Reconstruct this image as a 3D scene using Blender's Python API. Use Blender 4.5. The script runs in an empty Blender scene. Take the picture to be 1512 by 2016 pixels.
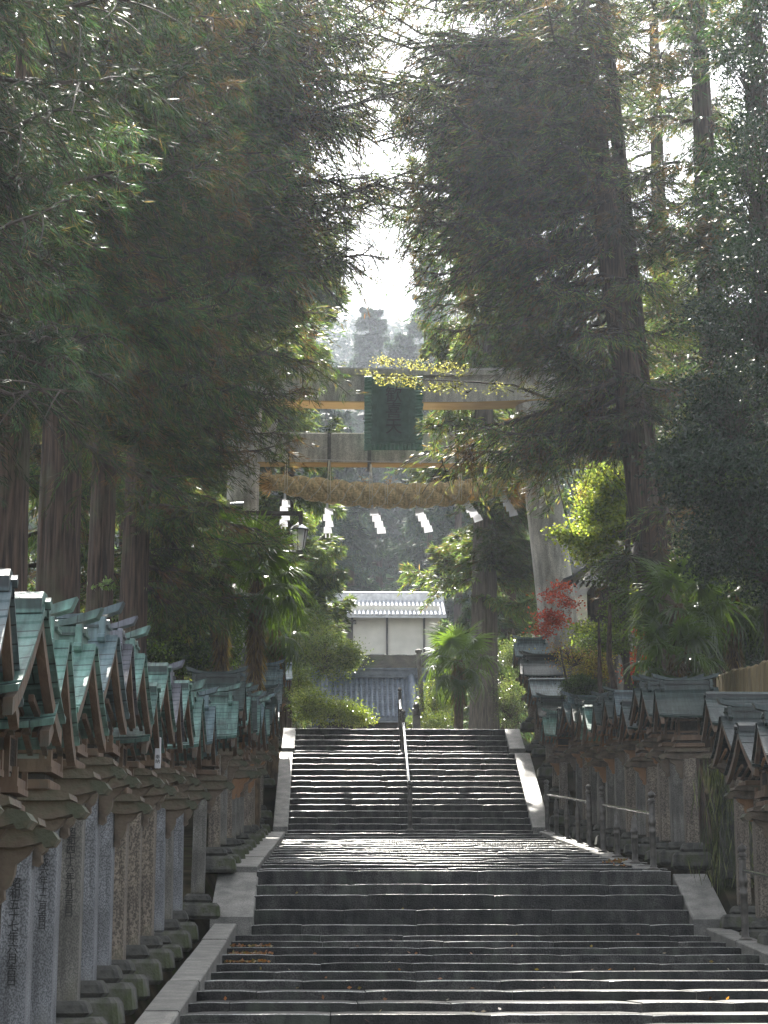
import bpy, math, random
import numpy as np
from mathutils import Vector, Matrix
R=math.radians
PI=math.pi
scene=bpy.context.scene
COL=scene.collection
rnd=random.Random(7)
# ------------------------------------------------------------------ camera model
F=3950.0; PITCH=math.atan(892/F); YAW=math.atan(93*math.cos(PITCH)/F)
cam=bpy.data.cameras.new('camera'); camo=bpy.data.objects.new('camera',cam); COL.objects.link(camo)
camo.rotation_euler=(PI/2+PITCH,0,-YAW); camo.location=(0,0,0)
cam.sensor_fit='HORIZONTAL'; cam.sensor_width=36; cam.lens=F/1512*36; cam.clip_start=.1; cam.clip_end=3000
scene.camera=camo
RM=camo.rotation_euler.to_matrix()
def P(px,py,D):
    d=RM@Vector(((px-756)/F,(1008-py)/F,-1)); d*=D/d.y
    return d
# ------------------------------------------------------------------ materials
def newmat(name):
    m=bpy.data.materials.new(name); m.use_nodes=True
    nt=m.node_tree; b=nt.nodes['Principled BSDF']; return m,nt,b
def surf(name,c1,c2,scale=6,rough=.8,bump=.3,bscale=40,c3=None,detail=6,metal=0,stretch=None,speck=None,moss=None,spec=None,island=None,seam=None,streak=None):
    m,nt,b=newmat(name); N=nt.nodes; L=nt.links
    tc=N.new('ShaderNodeTexCoord'); mp=N.new('ShaderNodeMapping'); L.new(tc.outputs['Object'],mp.inputs[0])
    if stretch: mp.inputs['Scale'].default_value=stretch
    n=N.new('ShaderNodeTexNoise'); n.inputs['Scale'].default_value=scale; n.inputs['Detail'].default_value=detail
    L.new(mp.outputs[0],n.inputs['Vector'])
    cr=N.new('ShaderNodeValToRGB'); cr.color_ramp.elements[0].position=.35; cr.color_ramp.elements[1].position=.65
    cr.color_ramp.elements[0].color=(*c1,1); cr.color_ramp.elements[1].color=(*c2,1)
    if c3:
        e=cr.color_ramp.elements.new(.8); e.color=(*c3,1)
    L.new(n.outputs['Fac'],cr.inputs['Fac']); out=cr.outputs['Color']
    if speck:
        v=N.new('ShaderNodeTexNoise'); v.inputs['Scale'].default_value=speck[0]; v.inputs['Detail'].default_value=2
        L.new(tc.outputs['Object'],v.inputs['Vector'])
        r2=N.new('ShaderNodeValToRGB'); r2.color_ramp.elements[0].position=.42; r2.color_ramp.elements[1].position=.58
        r2.color_ramp.elements[0].color=(speck[1],)*3+(1,); r2.color_ramp.elements[1].color=(speck[2],)*3+(1,)
        L.new(v.outputs['Fac'],r2.inputs['Fac'])
        mx=N.new('ShaderNodeMixRGB'); mx.blend_type='MULTIPLY'; mx.inputs[0].default_value=1
        L.new(out,mx.inputs[1]); L.new(r2.outputs[0],mx.inputs[2]); out=mx.outputs[0]
    if moss:
        v=N.new('ShaderNodeTexNoise'); v.inputs['Scale'].default_value=moss[0]; v.inputs['Detail'].default_value=5
        L.new(tc.outputs['Object'],v.inputs['Vector'])
        r2=N.new('ShaderNodeValToRGB'); r2.color_ramp.elements[0].position=.52; r2.color_ramp.elements[1].position=.68
        L.new(v.outputs['Fac'],r2.inputs['Fac'])
        mx=N.new('ShaderNodeMixRGB'); L.new(r2.outputs[0],mx.inputs[0])
        L.new(out,mx.inputs[1]); mx.inputs[2].default_value=(*moss[1],1); out=mx.outputs[0]
    if streak:
        mp2=N.new('ShaderNodeMapping'); mp2.inputs['Scale'].default_value=streak[0]; L.new(tc.outputs['Object'],mp2.inputs[0])
        v=N.new('ShaderNodeTexNoise'); v.inputs['Scale'].default_value=6; v.inputs['Detail'].default_value=4; L.new(mp2.outputs[0],v.inputs['Vector'])
        r2=N.new('ShaderNodeMapRange'); r2.inputs['From Min'].default_value=.35; r2.inputs['From Max'].default_value=.65; r2.inputs['To Min'].default_value=streak[1]; r2.inputs['To Max'].default_value=streak[2]
        L.new(v.outputs['Fac'],r2.inputs['Value'])
        mx=N.new('ShaderNodeMixRGB'); mx.blend_type='MULTIPLY'; mx.inputs[0].default_value=1; L.new(out,mx.inputs[1]); L.new(r2.outputs[0],mx.inputs[2]); out=mx.outputs[0]
    if seam:
        bk=N.new('ShaderNodeTexBrick'); L.new(tc.outputs['Object'],bk.inputs['Vector']); bk.inputs['Scale'].default_value=1; bk.inputs['Brick Width'].default_value=seam[0]; bk.inputs['Row Height'].default_value=seam[1]
        bk.inputs['Mortar Size'].default_value=.0045; bk.inputs['Mortar Smooth'].default_value=.3; bk.inputs['Color1'].default_value=(1,1,1,1); bk.inputs['Color2'].default_value=(.78,.8,.8,1); bk.inputs['Mortar'].default_value=(.25,.25,.25,1)
        mx=N.new('ShaderNodeMixRGB'); mx.blend_type='MULTIPLY'; mx.inputs[0].default_value=1; L.new(out,mx.inputs[1]); L.new(bk.outputs[0],mx.inputs[2]); out=mx.outputs[0]
    if seam:
        oi=N.new('ShaderNodeObjectInfo'); r2=N.new('ShaderNodeMapRange'); r2.inputs['To Min'].default_value=.6; r2.inputs['To Max'].default_value=1.25; L.new(oi.outputs['Random'],r2.inputs['Value'])
        mx=N.new('ShaderNodeMixRGB'); mx.blend_type='MULTIPLY'; mx.inputs[0].default_value=1; L.new(out,mx.inputs[1]); L.new(r2.outputs[0],mx.inputs[2]); out=mx.outputs[0]
    if island:
        ge=N.new('ShaderNodeNewGeometry'); r2=N.new('ShaderNodeMapRange'); r2.inputs['To Min'].default_value=island[0]; r2.inputs['To Max'].default_value=island[1]; L.new(ge.outputs['Random Per Island'],r2.inputs['Value'])
        mx=N.new('ShaderNodeMixRGB'); mx.blend_type='MULTIPLY'; mx.inputs[0].default_value=1; L.new(out,mx.inputs[1]); L.new(r2.outputs[0],mx.inputs[2]); out=mx.outputs[0]
    L.new(out,b.inputs['Base Color']); b.inputs['Roughness'].default_value=rough; b.inputs['Metallic'].default_value=metal
    if spec is not None: b.inputs['Specular IOR Level'].default_value=spec
    if bump:
        n2=N.new('ShaderNodeTexNoise'); n2.inputs['Scale'].default_value=bscale; n2.inputs['Detail'].default_value=4
        L.new(mp.outputs[0],n2.inputs['Vector'])
        bp=N.new('ShaderNodeBump'); bp.inputs['Strength'].default_value=bump; bp.inputs['Distance'].default_value=.02
        L.new(n2.outputs['Fac'],bp.inputs['Height']); L.new(bp.outputs[0],b.inputs['Normal'])
    return m
def leafmat(name,trans=.45,rough=.45,tint=(1.5,1.7,.6),spec=.5):
    m,nt,b=newmat(name); N=nt.nodes; L=nt.links
    a=N.new('ShaderNodeAttribute'); a.attribute_name='Col'
    L.new(a.outputs['Color'],b.inputs['Base Color']); b.inputs['Roughness'].default_value=rough
    b.inputs['Specular IOR Level'].default_value=spec
    t=N.new('ShaderNodeBsdfTranslucent')
    mu=N.new('ShaderNodeMixRGB'); mu.blend_type='MULTIPLY'; mu.inputs[0].default_value=1
    L.new(a.outputs['Color'],mu.inputs[1]); mu.inputs[2].default_value=(*tint,1); L.new(mu.outputs[0],t.inputs[0])
    mx=N.new('ShaderNodeMixShader'); mx.inputs[0].default_value=trans
    L.new(b.outputs[0],mx.inputs[1]); L.new(t.outputs[0],mx.inputs[2])
    L.new(mx.outputs[0],N['Material Output'].inputs[0]); return m
M={}
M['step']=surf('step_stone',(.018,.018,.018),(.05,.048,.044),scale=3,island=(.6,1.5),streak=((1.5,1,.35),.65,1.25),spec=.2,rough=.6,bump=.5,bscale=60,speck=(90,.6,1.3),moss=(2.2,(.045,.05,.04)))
M['worn_lit']=surf('worn_sunlit_step_edge',(.20,.195,.18),(.45,.44,.41),scale=2.5,island=(.75,1.2),rough=.26,bump=.25,bscale=60,speck=(60,.7,1.2))  # worn edge, with the sunlit nosing highlight also put into its pale colour
M['kerb']=surf('kerb_granite',island=(.8,1.15),c1=(.12,.117,.105),c2=(.235,.225,.2),scale=5,rough=.5,bump=.4,bscale=80,speck=(110,.55,1.25))
M['granite']=surf('post_granite',streak=((4,4,.35),.7,1.15),c1=(.095,.09,.078),c2=(.19,.18,.158),scale=4,rough=.75,bump=.35,bscale=90,speck=(110,.62,1.25),moss=(2.5,(.09,.085,.06)))
M['granite_b']=surf('post_granite_grey',streak=((4,4,.35),.7,1.15),c1=(.12,.123,.127),c2=(.21,.218,.23),scale=4,rough=.75,bump=.35,bscale=90,speck=(110,.55,1.3),moss=(2.0,(.14,.14,.13)))
M['granite_w']=surf('post_granite_warm',streak=((4,4,.35),.7,1.15),c1=(.12,.1,.078),c2=(.2,.165,.125),scale=4,rough=.75,bump=.35,bscale=90,speck=(75,.5,1.4),moss=(2.5,(.10,.09,.06)))
M['block']=surf('base_stone',(.028,.028,.024),(.1,.097,.082),scale=6,rough=.9,bump=.8,bscale=30,moss=(5,(.05,.06,.025)))
M['torii']=surf('torii_stone',c1=(.42,.40,.36),c2=(.62,.59,.53),streak=((1.2,1.2,.3),.6,1.1),scale=1.2,rough=.8,bump=.3,bscale=40,speck=(50,.75,1.15))
M['torii_w']=surf('torii_beam_stone',(.3,.26,.19),(.42,.35,.24),scale=1.4,rough=.8,bump=.3,bscale=30,speck=(40,.75,1.15),stretch=(.5,1,2))
M['ochre']=surf('bounce_lit_stone',(.42,.27,.10),(.55,.38,.17),scale=2,rough=.85,bump=.2,stretch=(.6,1,1))  # ochre paints the warm bounced light under the gate beams
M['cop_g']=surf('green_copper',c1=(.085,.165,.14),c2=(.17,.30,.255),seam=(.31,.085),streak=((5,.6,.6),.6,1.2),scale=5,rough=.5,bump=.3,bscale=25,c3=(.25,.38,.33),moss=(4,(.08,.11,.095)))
M['cop_b']=surf('blue_copper',c1=(.09,.14,.15),c2=(.17,.235,.25),seam=(.31,.085),streak=((5,.6,.6),.6,1.2),scale=4,rough=.42,bump=.2,bscale=25,moss=(3,(.10,.13,.15)))
M['cop_p']=surf('grey_copper',c1=(.10,.10,.115),c2=(.18,.185,.215),seam=(.31,.085),streak=((5,.6,.6),.6,1.2),scale=4,rough=.42,bump=.2,bscale=25,moss=(3,(.12,.16,.18)))
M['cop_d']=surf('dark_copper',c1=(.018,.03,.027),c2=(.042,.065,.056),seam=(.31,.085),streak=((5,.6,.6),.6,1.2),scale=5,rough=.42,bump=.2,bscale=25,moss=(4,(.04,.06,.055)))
M['wood']=surf('lantern_wood',(.06,.038,.025),(.17,.11,.07),scale=5,rough=.75,bump=.5,bscale=30,stretch=(1,1,.25),moss=(5,(.09,.085,.065)))
M['wood_o']=surf('warm_wood',(.14,.075,.035),(.3,.16,.075),scale=5,rough=.7,bump=.5,bscale=30,stretch=(1,1,.3),moss=(4,(.12,.075,.045)))
M['wood_d']=surf('dark_wood',(.03,.026,.022),(.075,.06,.048),scale=6,rough=.8,bump=.5,bscale=30)
M['scroll']=surf('weathered_corbel',(.05,.04,.03),(.2,.15,.105),scale=4,rough=.8,bump=.7,bscale=22,moss=(4,(.075,.08,.05)))
M['paper']=surf('window_paper',(.22,.23,.2),(.3,.3,.26),scale=4,rough=.8,bump=0)
M['ink']=surf('ink',(.012,.012,.012),(.02,.02,.02),rough=.7,bump=0)
M['metal']=surf('dark_bronze',(.06,.055,.05),(.14,.13,.115),scale=9,rough=.4,bump=.2,bscale=50,metal=.6)
M['steel']=surf('rail_steel',(.4,.4,.4),(.55,.55,.54),scale=9,rough=.13,bump=.0,metal=1)
M['straw']=surf('straw',(.5,.34,.15),(.8,.6,.3),scale=9,rough=.85,bump=1,bscale=60,stretch=(1,4,4),streak=((3,1,1),.75,1.3))
M['cord']=surf('rope_cord',(.75,.66,.45),(.85,.76,.55),rough=.8,bump=0)
m,nt,b=newmat('white_paper'); b.inputs['Base Color'].default_value=(.82,.82,.84,1); b.inputs['Roughness'].default_value=.7
tt=nt.nodes.new('ShaderNodeBsdfTranslucent'); tt.inputs[0].default_value=(.85,.85,.87,1); mm=nt.nodes.new('ShaderNodeMixShader'); nt.links.new(b.outputs[0],mm.inputs[1]); nt.links.new(tt.outputs[0],mm.inputs[2]); nt.links.new(mm.outputs[0],nt.nodes['Material Output'].inputs[0]); M['white']=m
M['plaster']=surf('plaster',(.62,.59,.5),(.76,.72,.62),scale=1.5,rough=.9,bump=.1)
M['tile']=surf('roof_tile',(.11,.14,.19),(.2,.25,.34),scale=5,rough=.3,bump=.2)
M['tile_l']=surf('glare_roof_tile',(.42,.43,.45),(.62,.63,.65),scale=5,rough=.3,bump=.2)  # sky glare on the storehouse roof painted in as a pale colour
M['bronze']=surf('plaque_bronze',(.07,.17,.12),(.13,.27,.2),scale=7,rough=.5,bump=.5,bscale=25,metal=.2)
M['bronze_r']=surf('plaque_letters',(.008,.022,.018),(.015,.035,.028),scale=7,rough=.5,bump=.3,metal=.2)
M['bark']=surf('cedar_bark',(.022,.015,.011),(.11,.072,.052),scale=9,rough=.9,bump=1.0,bscale=14,stretch=(3,3,.18),moss=(1.5,(.08,.075,.045)))
M['needle_d']=leafmat('far_needles',.15,.6,(1.3,1.5,.8),spec=.15)
M['bark_g']=surf('grey_bark',(.06,.055,.048),(.14,.12,.1),scale=7,rough=.9,bump=1.0,bscale=14,stretch=(2.5,2.5,.25))
M['twig']=surf('twig_bark',(.04,.032,.027),(.09,.07,.055),scale=7,rough=.8,bump=.3)
M['palmbark']=surf('palm_fibre',(.05,.035,.02),(.14,.1,.06),scale=12,rough=.95,bump=1,bscale=40,stretch=(1,1,.4))
M['soil']=surf('soil',(.02,.018,.013),(.055,.046,.03),scale=2,rough=.95,bump=.8,bscale=8,moss=(1.2,(.03,.04,.015)),spec=0)
M['rock']=surf('rubble_stone',island=(.5,1.4),c1=(.04,.042,.036),c2=(.11,.11,.095),scale=3,rough=.9,bump=1,bscale=10)
M['fence']=surf('fence_plank',(.2,.15,.08),(.36,.28,.15),scale=5,rough=.8,bump=.6,bscale=20,stretch=(2,2,.2))
M['wire']=surf('wire',(.5,.5,.5),(.6,.6,.6),rough=.5,bump=0)
M['needle']=leafmat('cedar_needles',.42,.45,(1.9,2.0,.8),spec=.35)
M['needle_s']=leafmat('cedar_needles_sunny',.45,.4,(2.2,2.1,.9))
M['leaf']=leafmat('broad_leaves',.4,.28,(2.2,2.6,.6),spec=.6)
M['leaf_d']=leafmat('dark_glossy_leaves',.15,.38,(1.6,2,.6),spec=.35)
M['maple']=leafmat('maple_leaves',.6,.5,(1.4,1.4,1.0))
M['palm']=leafmat('palm_blades',.4,.3,(2.4,2.6,.6),spec=.6)
# glass for the lamp
m,nt,b=newmat('frosted_glass'); b.inputs['Base Color'].default_value=(.75,.75,.72,1); b.inputs['Roughness'].default_value=.3
b.inputs['Transmission Weight'].default_value=.5; M['glass']=m
# ------------------------------------------------------------------ mesh helpers
class MB:
    def __init__(s): s.v=[]; s.f=[]; s.mi=[]
    def add(s,v,f,mi=0):
        o=len(s.v); s.v+= [tuple(p) for p in v]; s.f+=[tuple(i+o for i in q) for q in f]; s.mi+=[mi]*len(f); return s
    def box(s,c,d,rz=0,mi=0,taper=1,bev=0):
        x,y,z=d[0]/2,d[1]/2,d[2]/2; V=[]
        ca,sa=math.cos(rz),math.sin(rz)
        if bev<=0:
            rings=[(-z,1,1),(z,taper,taper)]
            corners=lambda a,b_: [(-a,-b_),(a,-b_),(a,b_),(-a,b_)]
            n=4
        else:
            k=bev
            rings=[(-z,(x-k)/x,(y-k)/y),(-z+k,1,1),(z-k,taper,taper),(z,taper*(x-k)/x,taper*(y-k)/y)]
            corners=lambda a,b_: [(-a+k,-b_),(a-k,-b_),(a,-b_+k),(a,b_-k),(a-k,b_),(-a+k,b_),(-a,b_-k),(-a,-b_+k)]
            n=8
        for (zz,fx,fy) in rings:
            for (a,b_) in corners(x*fx,y*fy):
                V.append((c[0]+a*ca-b_*sa,c[1]+a*sa+b_*ca,c[2]+zz))
        Fs=[]
        for r in range(len(rings)-1):
            for i in range(n):
                j=(i+1)%n; Fs.append((r*n+i,r*n+j,(r+1)*n+j,(r+1)*n+i))
        Fs.append(tuple(range(n))[::-1]); Fs.append(tuple((len(rings)-1)*n+i for i in range(n)))
        return s.add(V,Fs,mi)
    def tube(s,pts,rads,n=8,mi=0,caps=True):
        pts=[Vector(p) for p in pts]; V=[];Fs=[]
        if not hasattr(rads,'__len__'): rads=[rads]*len(pts)
        up=Vector((0,0,1))
        prev=None
        for i,p in enumerate(pts):
            t=(pts[min(i+1,len(pts)-1)]-pts[max(i-1,0)]).normalized()
            if prev is None:
                a=t.cross(up); 
                if a.length<.05: a=t.cross(Vector((1,0,0)))
                a.normalize()
            else:
                a=prev-t*prev.dot(t); a.normalize()
            prev=a; b_=t.cross(a)
            for k in range(n):
                an=2*PI*k/n; V.append(p+(a*math.cos(an)+b_*math.sin(an))*rads[i])
        for i in range(len(pts)-1):
            for k in range(n):
                j=(k+1)%n; Fs.append((i*n+k,i*n+j,(i+1)*n+j,(i+1)*n+k))
        if caps: Fs.append(tuple(range(n))[::-1]); Fs.append(tuple((len(pts)-1)*n+k for k in range(n)))
        return s.add(V,Fs,mi)
    def lathe(s,prof,c=(0,0,0),n=12,mi=0):
        V=[];Fs=[]
        for (r,z) in prof:
            for k in range(n):
                an=2*PI*k/n; V.append((c[0]+r*math.cos(an),c[1]+r*math.sin(an),c[2]+z))
        for i in range(len(prof)-1):
            for k in range(n):
                j=(k+1)%n; Fs.append((i*n+k,i*n+j,(i+1)*n+j,(i+1)*n+k))
        Fs.append(tuple(range(n))[::-1]); Fs.append(tuple((len(prof)-1)*n+k for k in range(n)))
        return s.add(V,Fs,mi)
    def prism(s,poly,ax,a,b_,mi=0):
        # poly in the plane normal to axis ax ('x': (y,z); 'y': (x,z)); extruded from a to b_
        n=len(poly); V=[]
        for w in (a,b_):
            for (p,q) in poly: V.append((w,p,q) if ax=='x' else ((p,w,q) if ax=='y' else (p,q,w)))
        Fs=[(i,(i+1)%n,n+(i+1)%n,n+i) for i in range(n)]
        Fs.append(tuple(range(n))[::-1]); Fs.append(tuple(range(n,2*n)))
        return s.add(V,Fs,mi)
    def build(s,name,mat,parent=None,smooth=False):
        me=bpy.data.meshes.new(name); me.from_pydata(s.v,[],s.f)
        mats=mat if isinstance(mat,(list,tuple)) else [mat]
        for m_ in mats: me.materials.append(M[m_] if isinstance(m_,str) else m_)
        if len(mats)>1: me.polygons.foreach_set('material_index',s.mi)
        import bmesh
        bm=bmesh.new(); bm.from_mesh(me); bmesh.ops.recalc_face_normals(bm,faces=bm.faces); bm.to_mesh(me); bm.free()
        if smooth:
            me.polygons.foreach_set('use_smooth',[True]*len(me.polygons))
            me.set_sharp_from_angle(angle=R(40))
        o=bpy.data.objects.new(name,me); COL.objects.link(o)
        if parent: o.parent=parent
        return o
def tag(o,label=None,cat=None,group=None,kind=None):
    if label: o['label']=label
    if cat: o['category']=cat
    if group: o['group']=group
    if kind: o['kind']=kind
    return o
def empty(name,loc,rz=0):
    o=bpy.data.objects.new(name,None); COL.objects.link(o); o.location=loc; o.rotation_euler=(0,0,rz); o.empty_display_size=.1
    return o
def kids(o): return [c for c in bpy.data.objects if c.parent==o]
def copy_tree(o,parent=None,ch=None):
    c=o.copy(); COL.objects.link(c)
    if parent: c.parent=parent
    for k in kids(o): copy_tree(k,c)
    return c
# numpy leaf mesh -------------------------------------------------------------
def leaf_mesh(name,pos,dr,ln,wd,col,mat,parent=None,seed=0,bend=0):
    g=np.random.default_rng(seed); n=len(pos)
    dr=dr/np.linalg.norm(dr,axis=1,keepdims=True)
    rv=g.normal(size=(n,3)); sd=np.cross(dr,rv); sd/=np.linalg.norm(sd,axis=1,keepdims=True)+1e-9
    ln=np.broadcast_to(ln,(n,))[:,None]; wd=np.broadcast_to(wd,(n,))[:,None]
    mid=pos+dr*ln*.45; tip=pos+dr*ln
    V=np.stack([pos,mid+sd*wd*.5,tip,mid-sd*wd*.5],1).reshape(-1,3).astype(np.float32)
    me=bpy.data.meshes.new(name); me.vertices.add(4*n); me.vertices.foreach_set('co',V.ravel())
    me.loops.add(4*n); me.loops.foreach_set('vertex_index',np.arange(4*n,dtype=np.int32))
    me.polygons.add(n); me.polygons.foreach_set('loop_start',np.arange(0,4*n,4,dtype=np.int32))
    try: me.polygons.foreach_set('loop_total',np.full(n,4,dtype=np.int32))
    except Exception: pass
    me.update(calc_edges=True)
    at=me.color_attributes.new('Col','FLOAT_COLOR','POINT')
    c4=np.ones((n,4,4),np.float32); c4[:,:,:3]=col[:,None,:]; at.data.foreach_set('color',c4.ravel())
    me.materials.append(M[mat])
    o=bpy.data.objects.new(name,me); COL.objects.link(o)
    if parent: o.parent=parent
    return o
def palette(g,n,cols,probs,var=.25):
    idx=g.choice(len(cols),n,p=probs); c=np.array(cols)[idx]
    return np.clip(c*(1+g.normal(0,var,(n,1))),.003,.9).astype(np.float32)
GREEN_D=(.022,.05,.026); GREEN_M=(.045,.075,.03); GREEN_L=(.10,.13,.045); BROWN=(.095,.068,.045); RUST=(.14,.075,.045); OLIVE=(.075,.075,.035)
# ------------------------------------------------------------------ height profile of the stairs
up_rows=[1634,1622,1609.5,1596,1583.6,1572,1561,1549,1537,1527,1515,1504,1492,1483,1478,1468.5,1457,1447.4,1435]
up_D=[41+.305*i for i in range(14)]+[41+.305*13+1.3+.305*i for i in range(5)]
land_rows=[1708.7,1701.7,1696.4,1692,1687.5,1682,1677,1672.6,1668,1664.6,1660.7,1657.7,1653.7,1650,1645.8,1640.4]
land_D=[27.0+.875*i for i in range(16)]
f2_rows=[1841,1819.5,1790.5,1761,1741,1714]; f2_D=[24.6,25.0,25.35,25.7,26.05,26.4]
f3_rows=[2023,1996.5,1973.5,1950,1930,1912,1896,1879.5,1865,1853]
f3_D=[7380/(r-1541) for r in f3_rows]
STEPS=[(D,P(800,r,D).z) for D,r in zip(f3_D,f3_rows)]
D0,z0=STEPS[0]; pre=[]
for i in range(1,14): pre.append((D0-.95*i,z0-.098*i))
STEPS=pre[::-1]+STEPS+[(D,P(800,r,D).z) for D,r in zip(f2_D,f2_rows)]
STEPS+=[(D,P(800,r,D).z) for D,r in zip(land_D,land_rows)]+[(D,P(800,r,D).z) for D,r in zip(up_D,up_rows)]
for i in range(1,len(STEPS)):
    if STEPS[i][1]<STEPS[i-1][1]+.04: STEPS[i]=(STEPS[i][0],STEPS[i-1][1]+.04)
TOPZ=STEPS[-1][1]; TOPD=STEPS[-1][0]
def gz(y):
    if y<=STEPS[0][0]: return STEPS[0][1]-(STEPS[0][0]-y)*.1
    for i in range(len(STEPS)-1):
        a,b_=STEPS[i],STEPS[i+1]
        if a[0]<=y<=b_[0]: return a[1]+(b_[1]-a[1])*(y-a[0])/(b_[0]-a[0])
    if y<84: return TOPZ
    if y<90: return TOPZ+(y-84)/6*8.3
    if y<115: return TOPZ+8.3
    return TOPZ+8.3+(y-115)*.37
def xl(y): return -1.22 if y<25 else (-1.03 if y<41 else -1.0)
def xr(y): return 4.5 if y<25 else (4.36 if y<26.5 else (4.05 if y<41 else 3.95))
# ground: one sheet with a trench under the stairs
gy=list(np.arange(-12,63,1.0))+list(np.arange(63,130,1.5))+list(np.arange(130,700,18.0))
gx=[-320,-160,-90,-50,-30,-18,-10,-6,-3.4,-1.8,-1.6,4.75,4.95,6.5,9,14,22,35,55,90,160,320]
V=[];Fs=[]
g0=random.Random(3)
for y in gy:
    for x in gx:
        z=gz(y)-.06
        if -1.7<x<4.8 and y<52: z=gz(y)-.45
        if x<-5: z+=min(6,(-x-5)*.1)+g0.uniform(-.2,.2)
        if x>7: z+=min(8,(x-7)*.22)+g0.uniform(-.2,.2)
        if y>120: z+=g0.uniform(-4,4)*min(1,(y-120)/100)
        V.append((x,y,z))
nx=len(gx)
for i in range(len(gy)-1):
    for j in range(nx-1): Fs.append((i*nx+j,i*nx+j+1,(i+1)*nx+j+1,(i+1)*nx+j))
mb=MB(); mb.add(V,Fs); tag(mb.build('ground','soil',smooth=True),kind='structure')
# ------------------------------------------------------------------ stone steps
def stepmesh(name,idx0,idx1):
    mb=MB(); r_=random.Random(idx0+11)
    for i in range(idx0,idx1):
        D,z=STEPS[i]; Dn=STEPS[i+1][0] if i+1<len(STEPS) else D+4.0
        zb=(STEPS[i-1][1] if i else z-.1)-.12
        x0=xl(D+.01)-.015; x1=xr(D+.01)+(.35 if 26.5<D<40.9 else .015); x=x0
        x-=r_.uniform(0,.5)
        dz0=0
        while x<x1:
            w=r_.uniform(.75,1.7); xe=min(x+w,x1); xs=max(x,x0)
            if xe-xs<.3: x=xe+0.001; 
            if xe-xs<.05: x=xe+.001; continue
            off=r_.uniform(-.005,.005); offd=r_.uniform(-.012,.012); tilt=r_.uniform(-.004,.004)
            nseg=max(3,int((xe-xs)/.13)); rb=(.0075 if D<25 else .010)+r_.uniform(-.002,.003)
            if D>27: rb+=.005
            if D>41: rb-=.003
            V=[];Fs=[]
            for k in range(nseg+1):
                xx=xs+.004+(xe-xs-.008)*k/nseg
                e=min(k,nseg-k); ed=.007 if e==0 else 0
                zt=z+off+tilt*(k/nseg-.5)*2+r_.uniform(-.0009,.0009)-ed; yy=D+offd+r_.uniform(-.003,.003)+ed*.5
                rr=rb*r_.uniform(.75,1.35)
                V+=[(xx,yy+.006,zb),(xx,yy,zt-rr*1.3),(xx,yy+rr*.18,zt-rr*.6),(xx,yy+rr*.55,zt-rr*.2),(xx,yy+rr*1.3,zt),(xx,Dn+.06,zt+.002)]
            for k in range(nseg):
                for q in range(5): Fs.append((k*6+q,(k+1)*6+q,(k+1)*6+q+1,k*6+q+1))
            nf=len(Fs); Fs.append((0,1,2,3,4,5)); Fs.append(tuple(nseg*6+q for q in (5,4,3,2,1,0)))
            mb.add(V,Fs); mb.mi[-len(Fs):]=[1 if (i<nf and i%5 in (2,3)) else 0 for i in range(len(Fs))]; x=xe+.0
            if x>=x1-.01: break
    return mb.build(name,['step','worn_lit'],smooth=True)
nA=len(pre)+len(f3_D)
i1=nA; i2=nA+len(f2_D); i3=i2+len(land_D); i4=len(STEPS)
tag(stepmesh('lower_steps',0,i1),kind='structure'); tag(stepmesh('middle_steps',i1,i2),kind='structure')
tag(stepmesh('sloping_path_steps',i2,i3),kind='structure'); tag(stepmesh('upper_steps',i3,i4),kind='structure')
# terrace beyond the stairs
mb=MB(); mb.box((1.5,TOPD+4+6,TOPZ-.035),(9,13,.07)); tag(mb.build('terrace','kerb'),kind='structure')
# kerbs -----------------------------------------------------------
def kerb(name,xa,xb,ya,yb,h,seg,mat='kerb',drop=.6,off=0,zf=None):
    mb=MB(); r_=random.Random(int(ya*7+xa*3)); n=max(1,round((yb-ya)/seg)); zf=zf or (lambda y:gz(y)+h)
    for k in range(n):
        a=ya+(yb-ya)*k/n+.004; b_=ya+(yb-ya)*(k+1)/n-.004; dz=r_.uniform(-.008,.008)
        dx=r_.uniform(-.008,.008); bv=.012
        za,zb=zf(a)+dz,zf(b_)+dz
        V=[]
        for (y,z) in ((a,za),(b_,zb)):
            for (x,zz) in ((xa+dx,z-drop),(xa+dx,z-bv),(xa+dx+bv,z),(xb+dx-bv,z),(xb+dx,z-bv),(xb+dx,z-drop)): V.append((x,y,zz))
        Fs=[(q,(q+1)%6,6+(q+1)%6,6+q) for q in range(6)]+[(0,1,2,3,4,5),(11,10,9,8,7,6)]
        mb.add(V,Fs)
    return tag(mb.build(name,mat),kind='structure')
def line(y0_,z0_,y1_,z1_): return lambda y:z0_+(z1_-z0_)*(y-y0_)/(y1_-y0_)
zA=gz(24.6)
kerb('stone_kerb',-1.5,-1.22,3,24.9,.1,2.2,zf=line(3,gz(3)+.12,24.9,P(470,1819,24.9).z))
kerb('stone_kerb',4.5,4.78,3,24.9,.1,1.9,zf=line(3,gz(3)+.12,24.9,P(1391,1828,24.9).z))
kerb('stone_kerb',-1.42,-1.05,26.75,40.6,.1,2.6,zf=line(26.75,P(450,1706,26.75).z,40.6,P(560,1637,40.6).z))
kerb('stone_kerb',4.05,4.3,26.75,40.6,.1,2.1,zf=line(26.75,P(1290,1714,26.75).z,40.6,P(1070,1637,40.6).z))
def slab(name,xa,xb,ya,za,yb,zb):
    return kerb(name,xa,xb,ya,yb,0,99,zf=line(ya,za,yb,zb),drop=.9)
slab('stair_side_slab',-1.56,-1.03,25.05,P(430,1806,25.05).z,26.55,P(440,1718,26.55).z)
slab('stair_side_slab',4.37,4.82,25.05,P(1400,1811,25.05).z,26.5,P(1340,1721,26.5).z)
yb=up_D[13]
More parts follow.
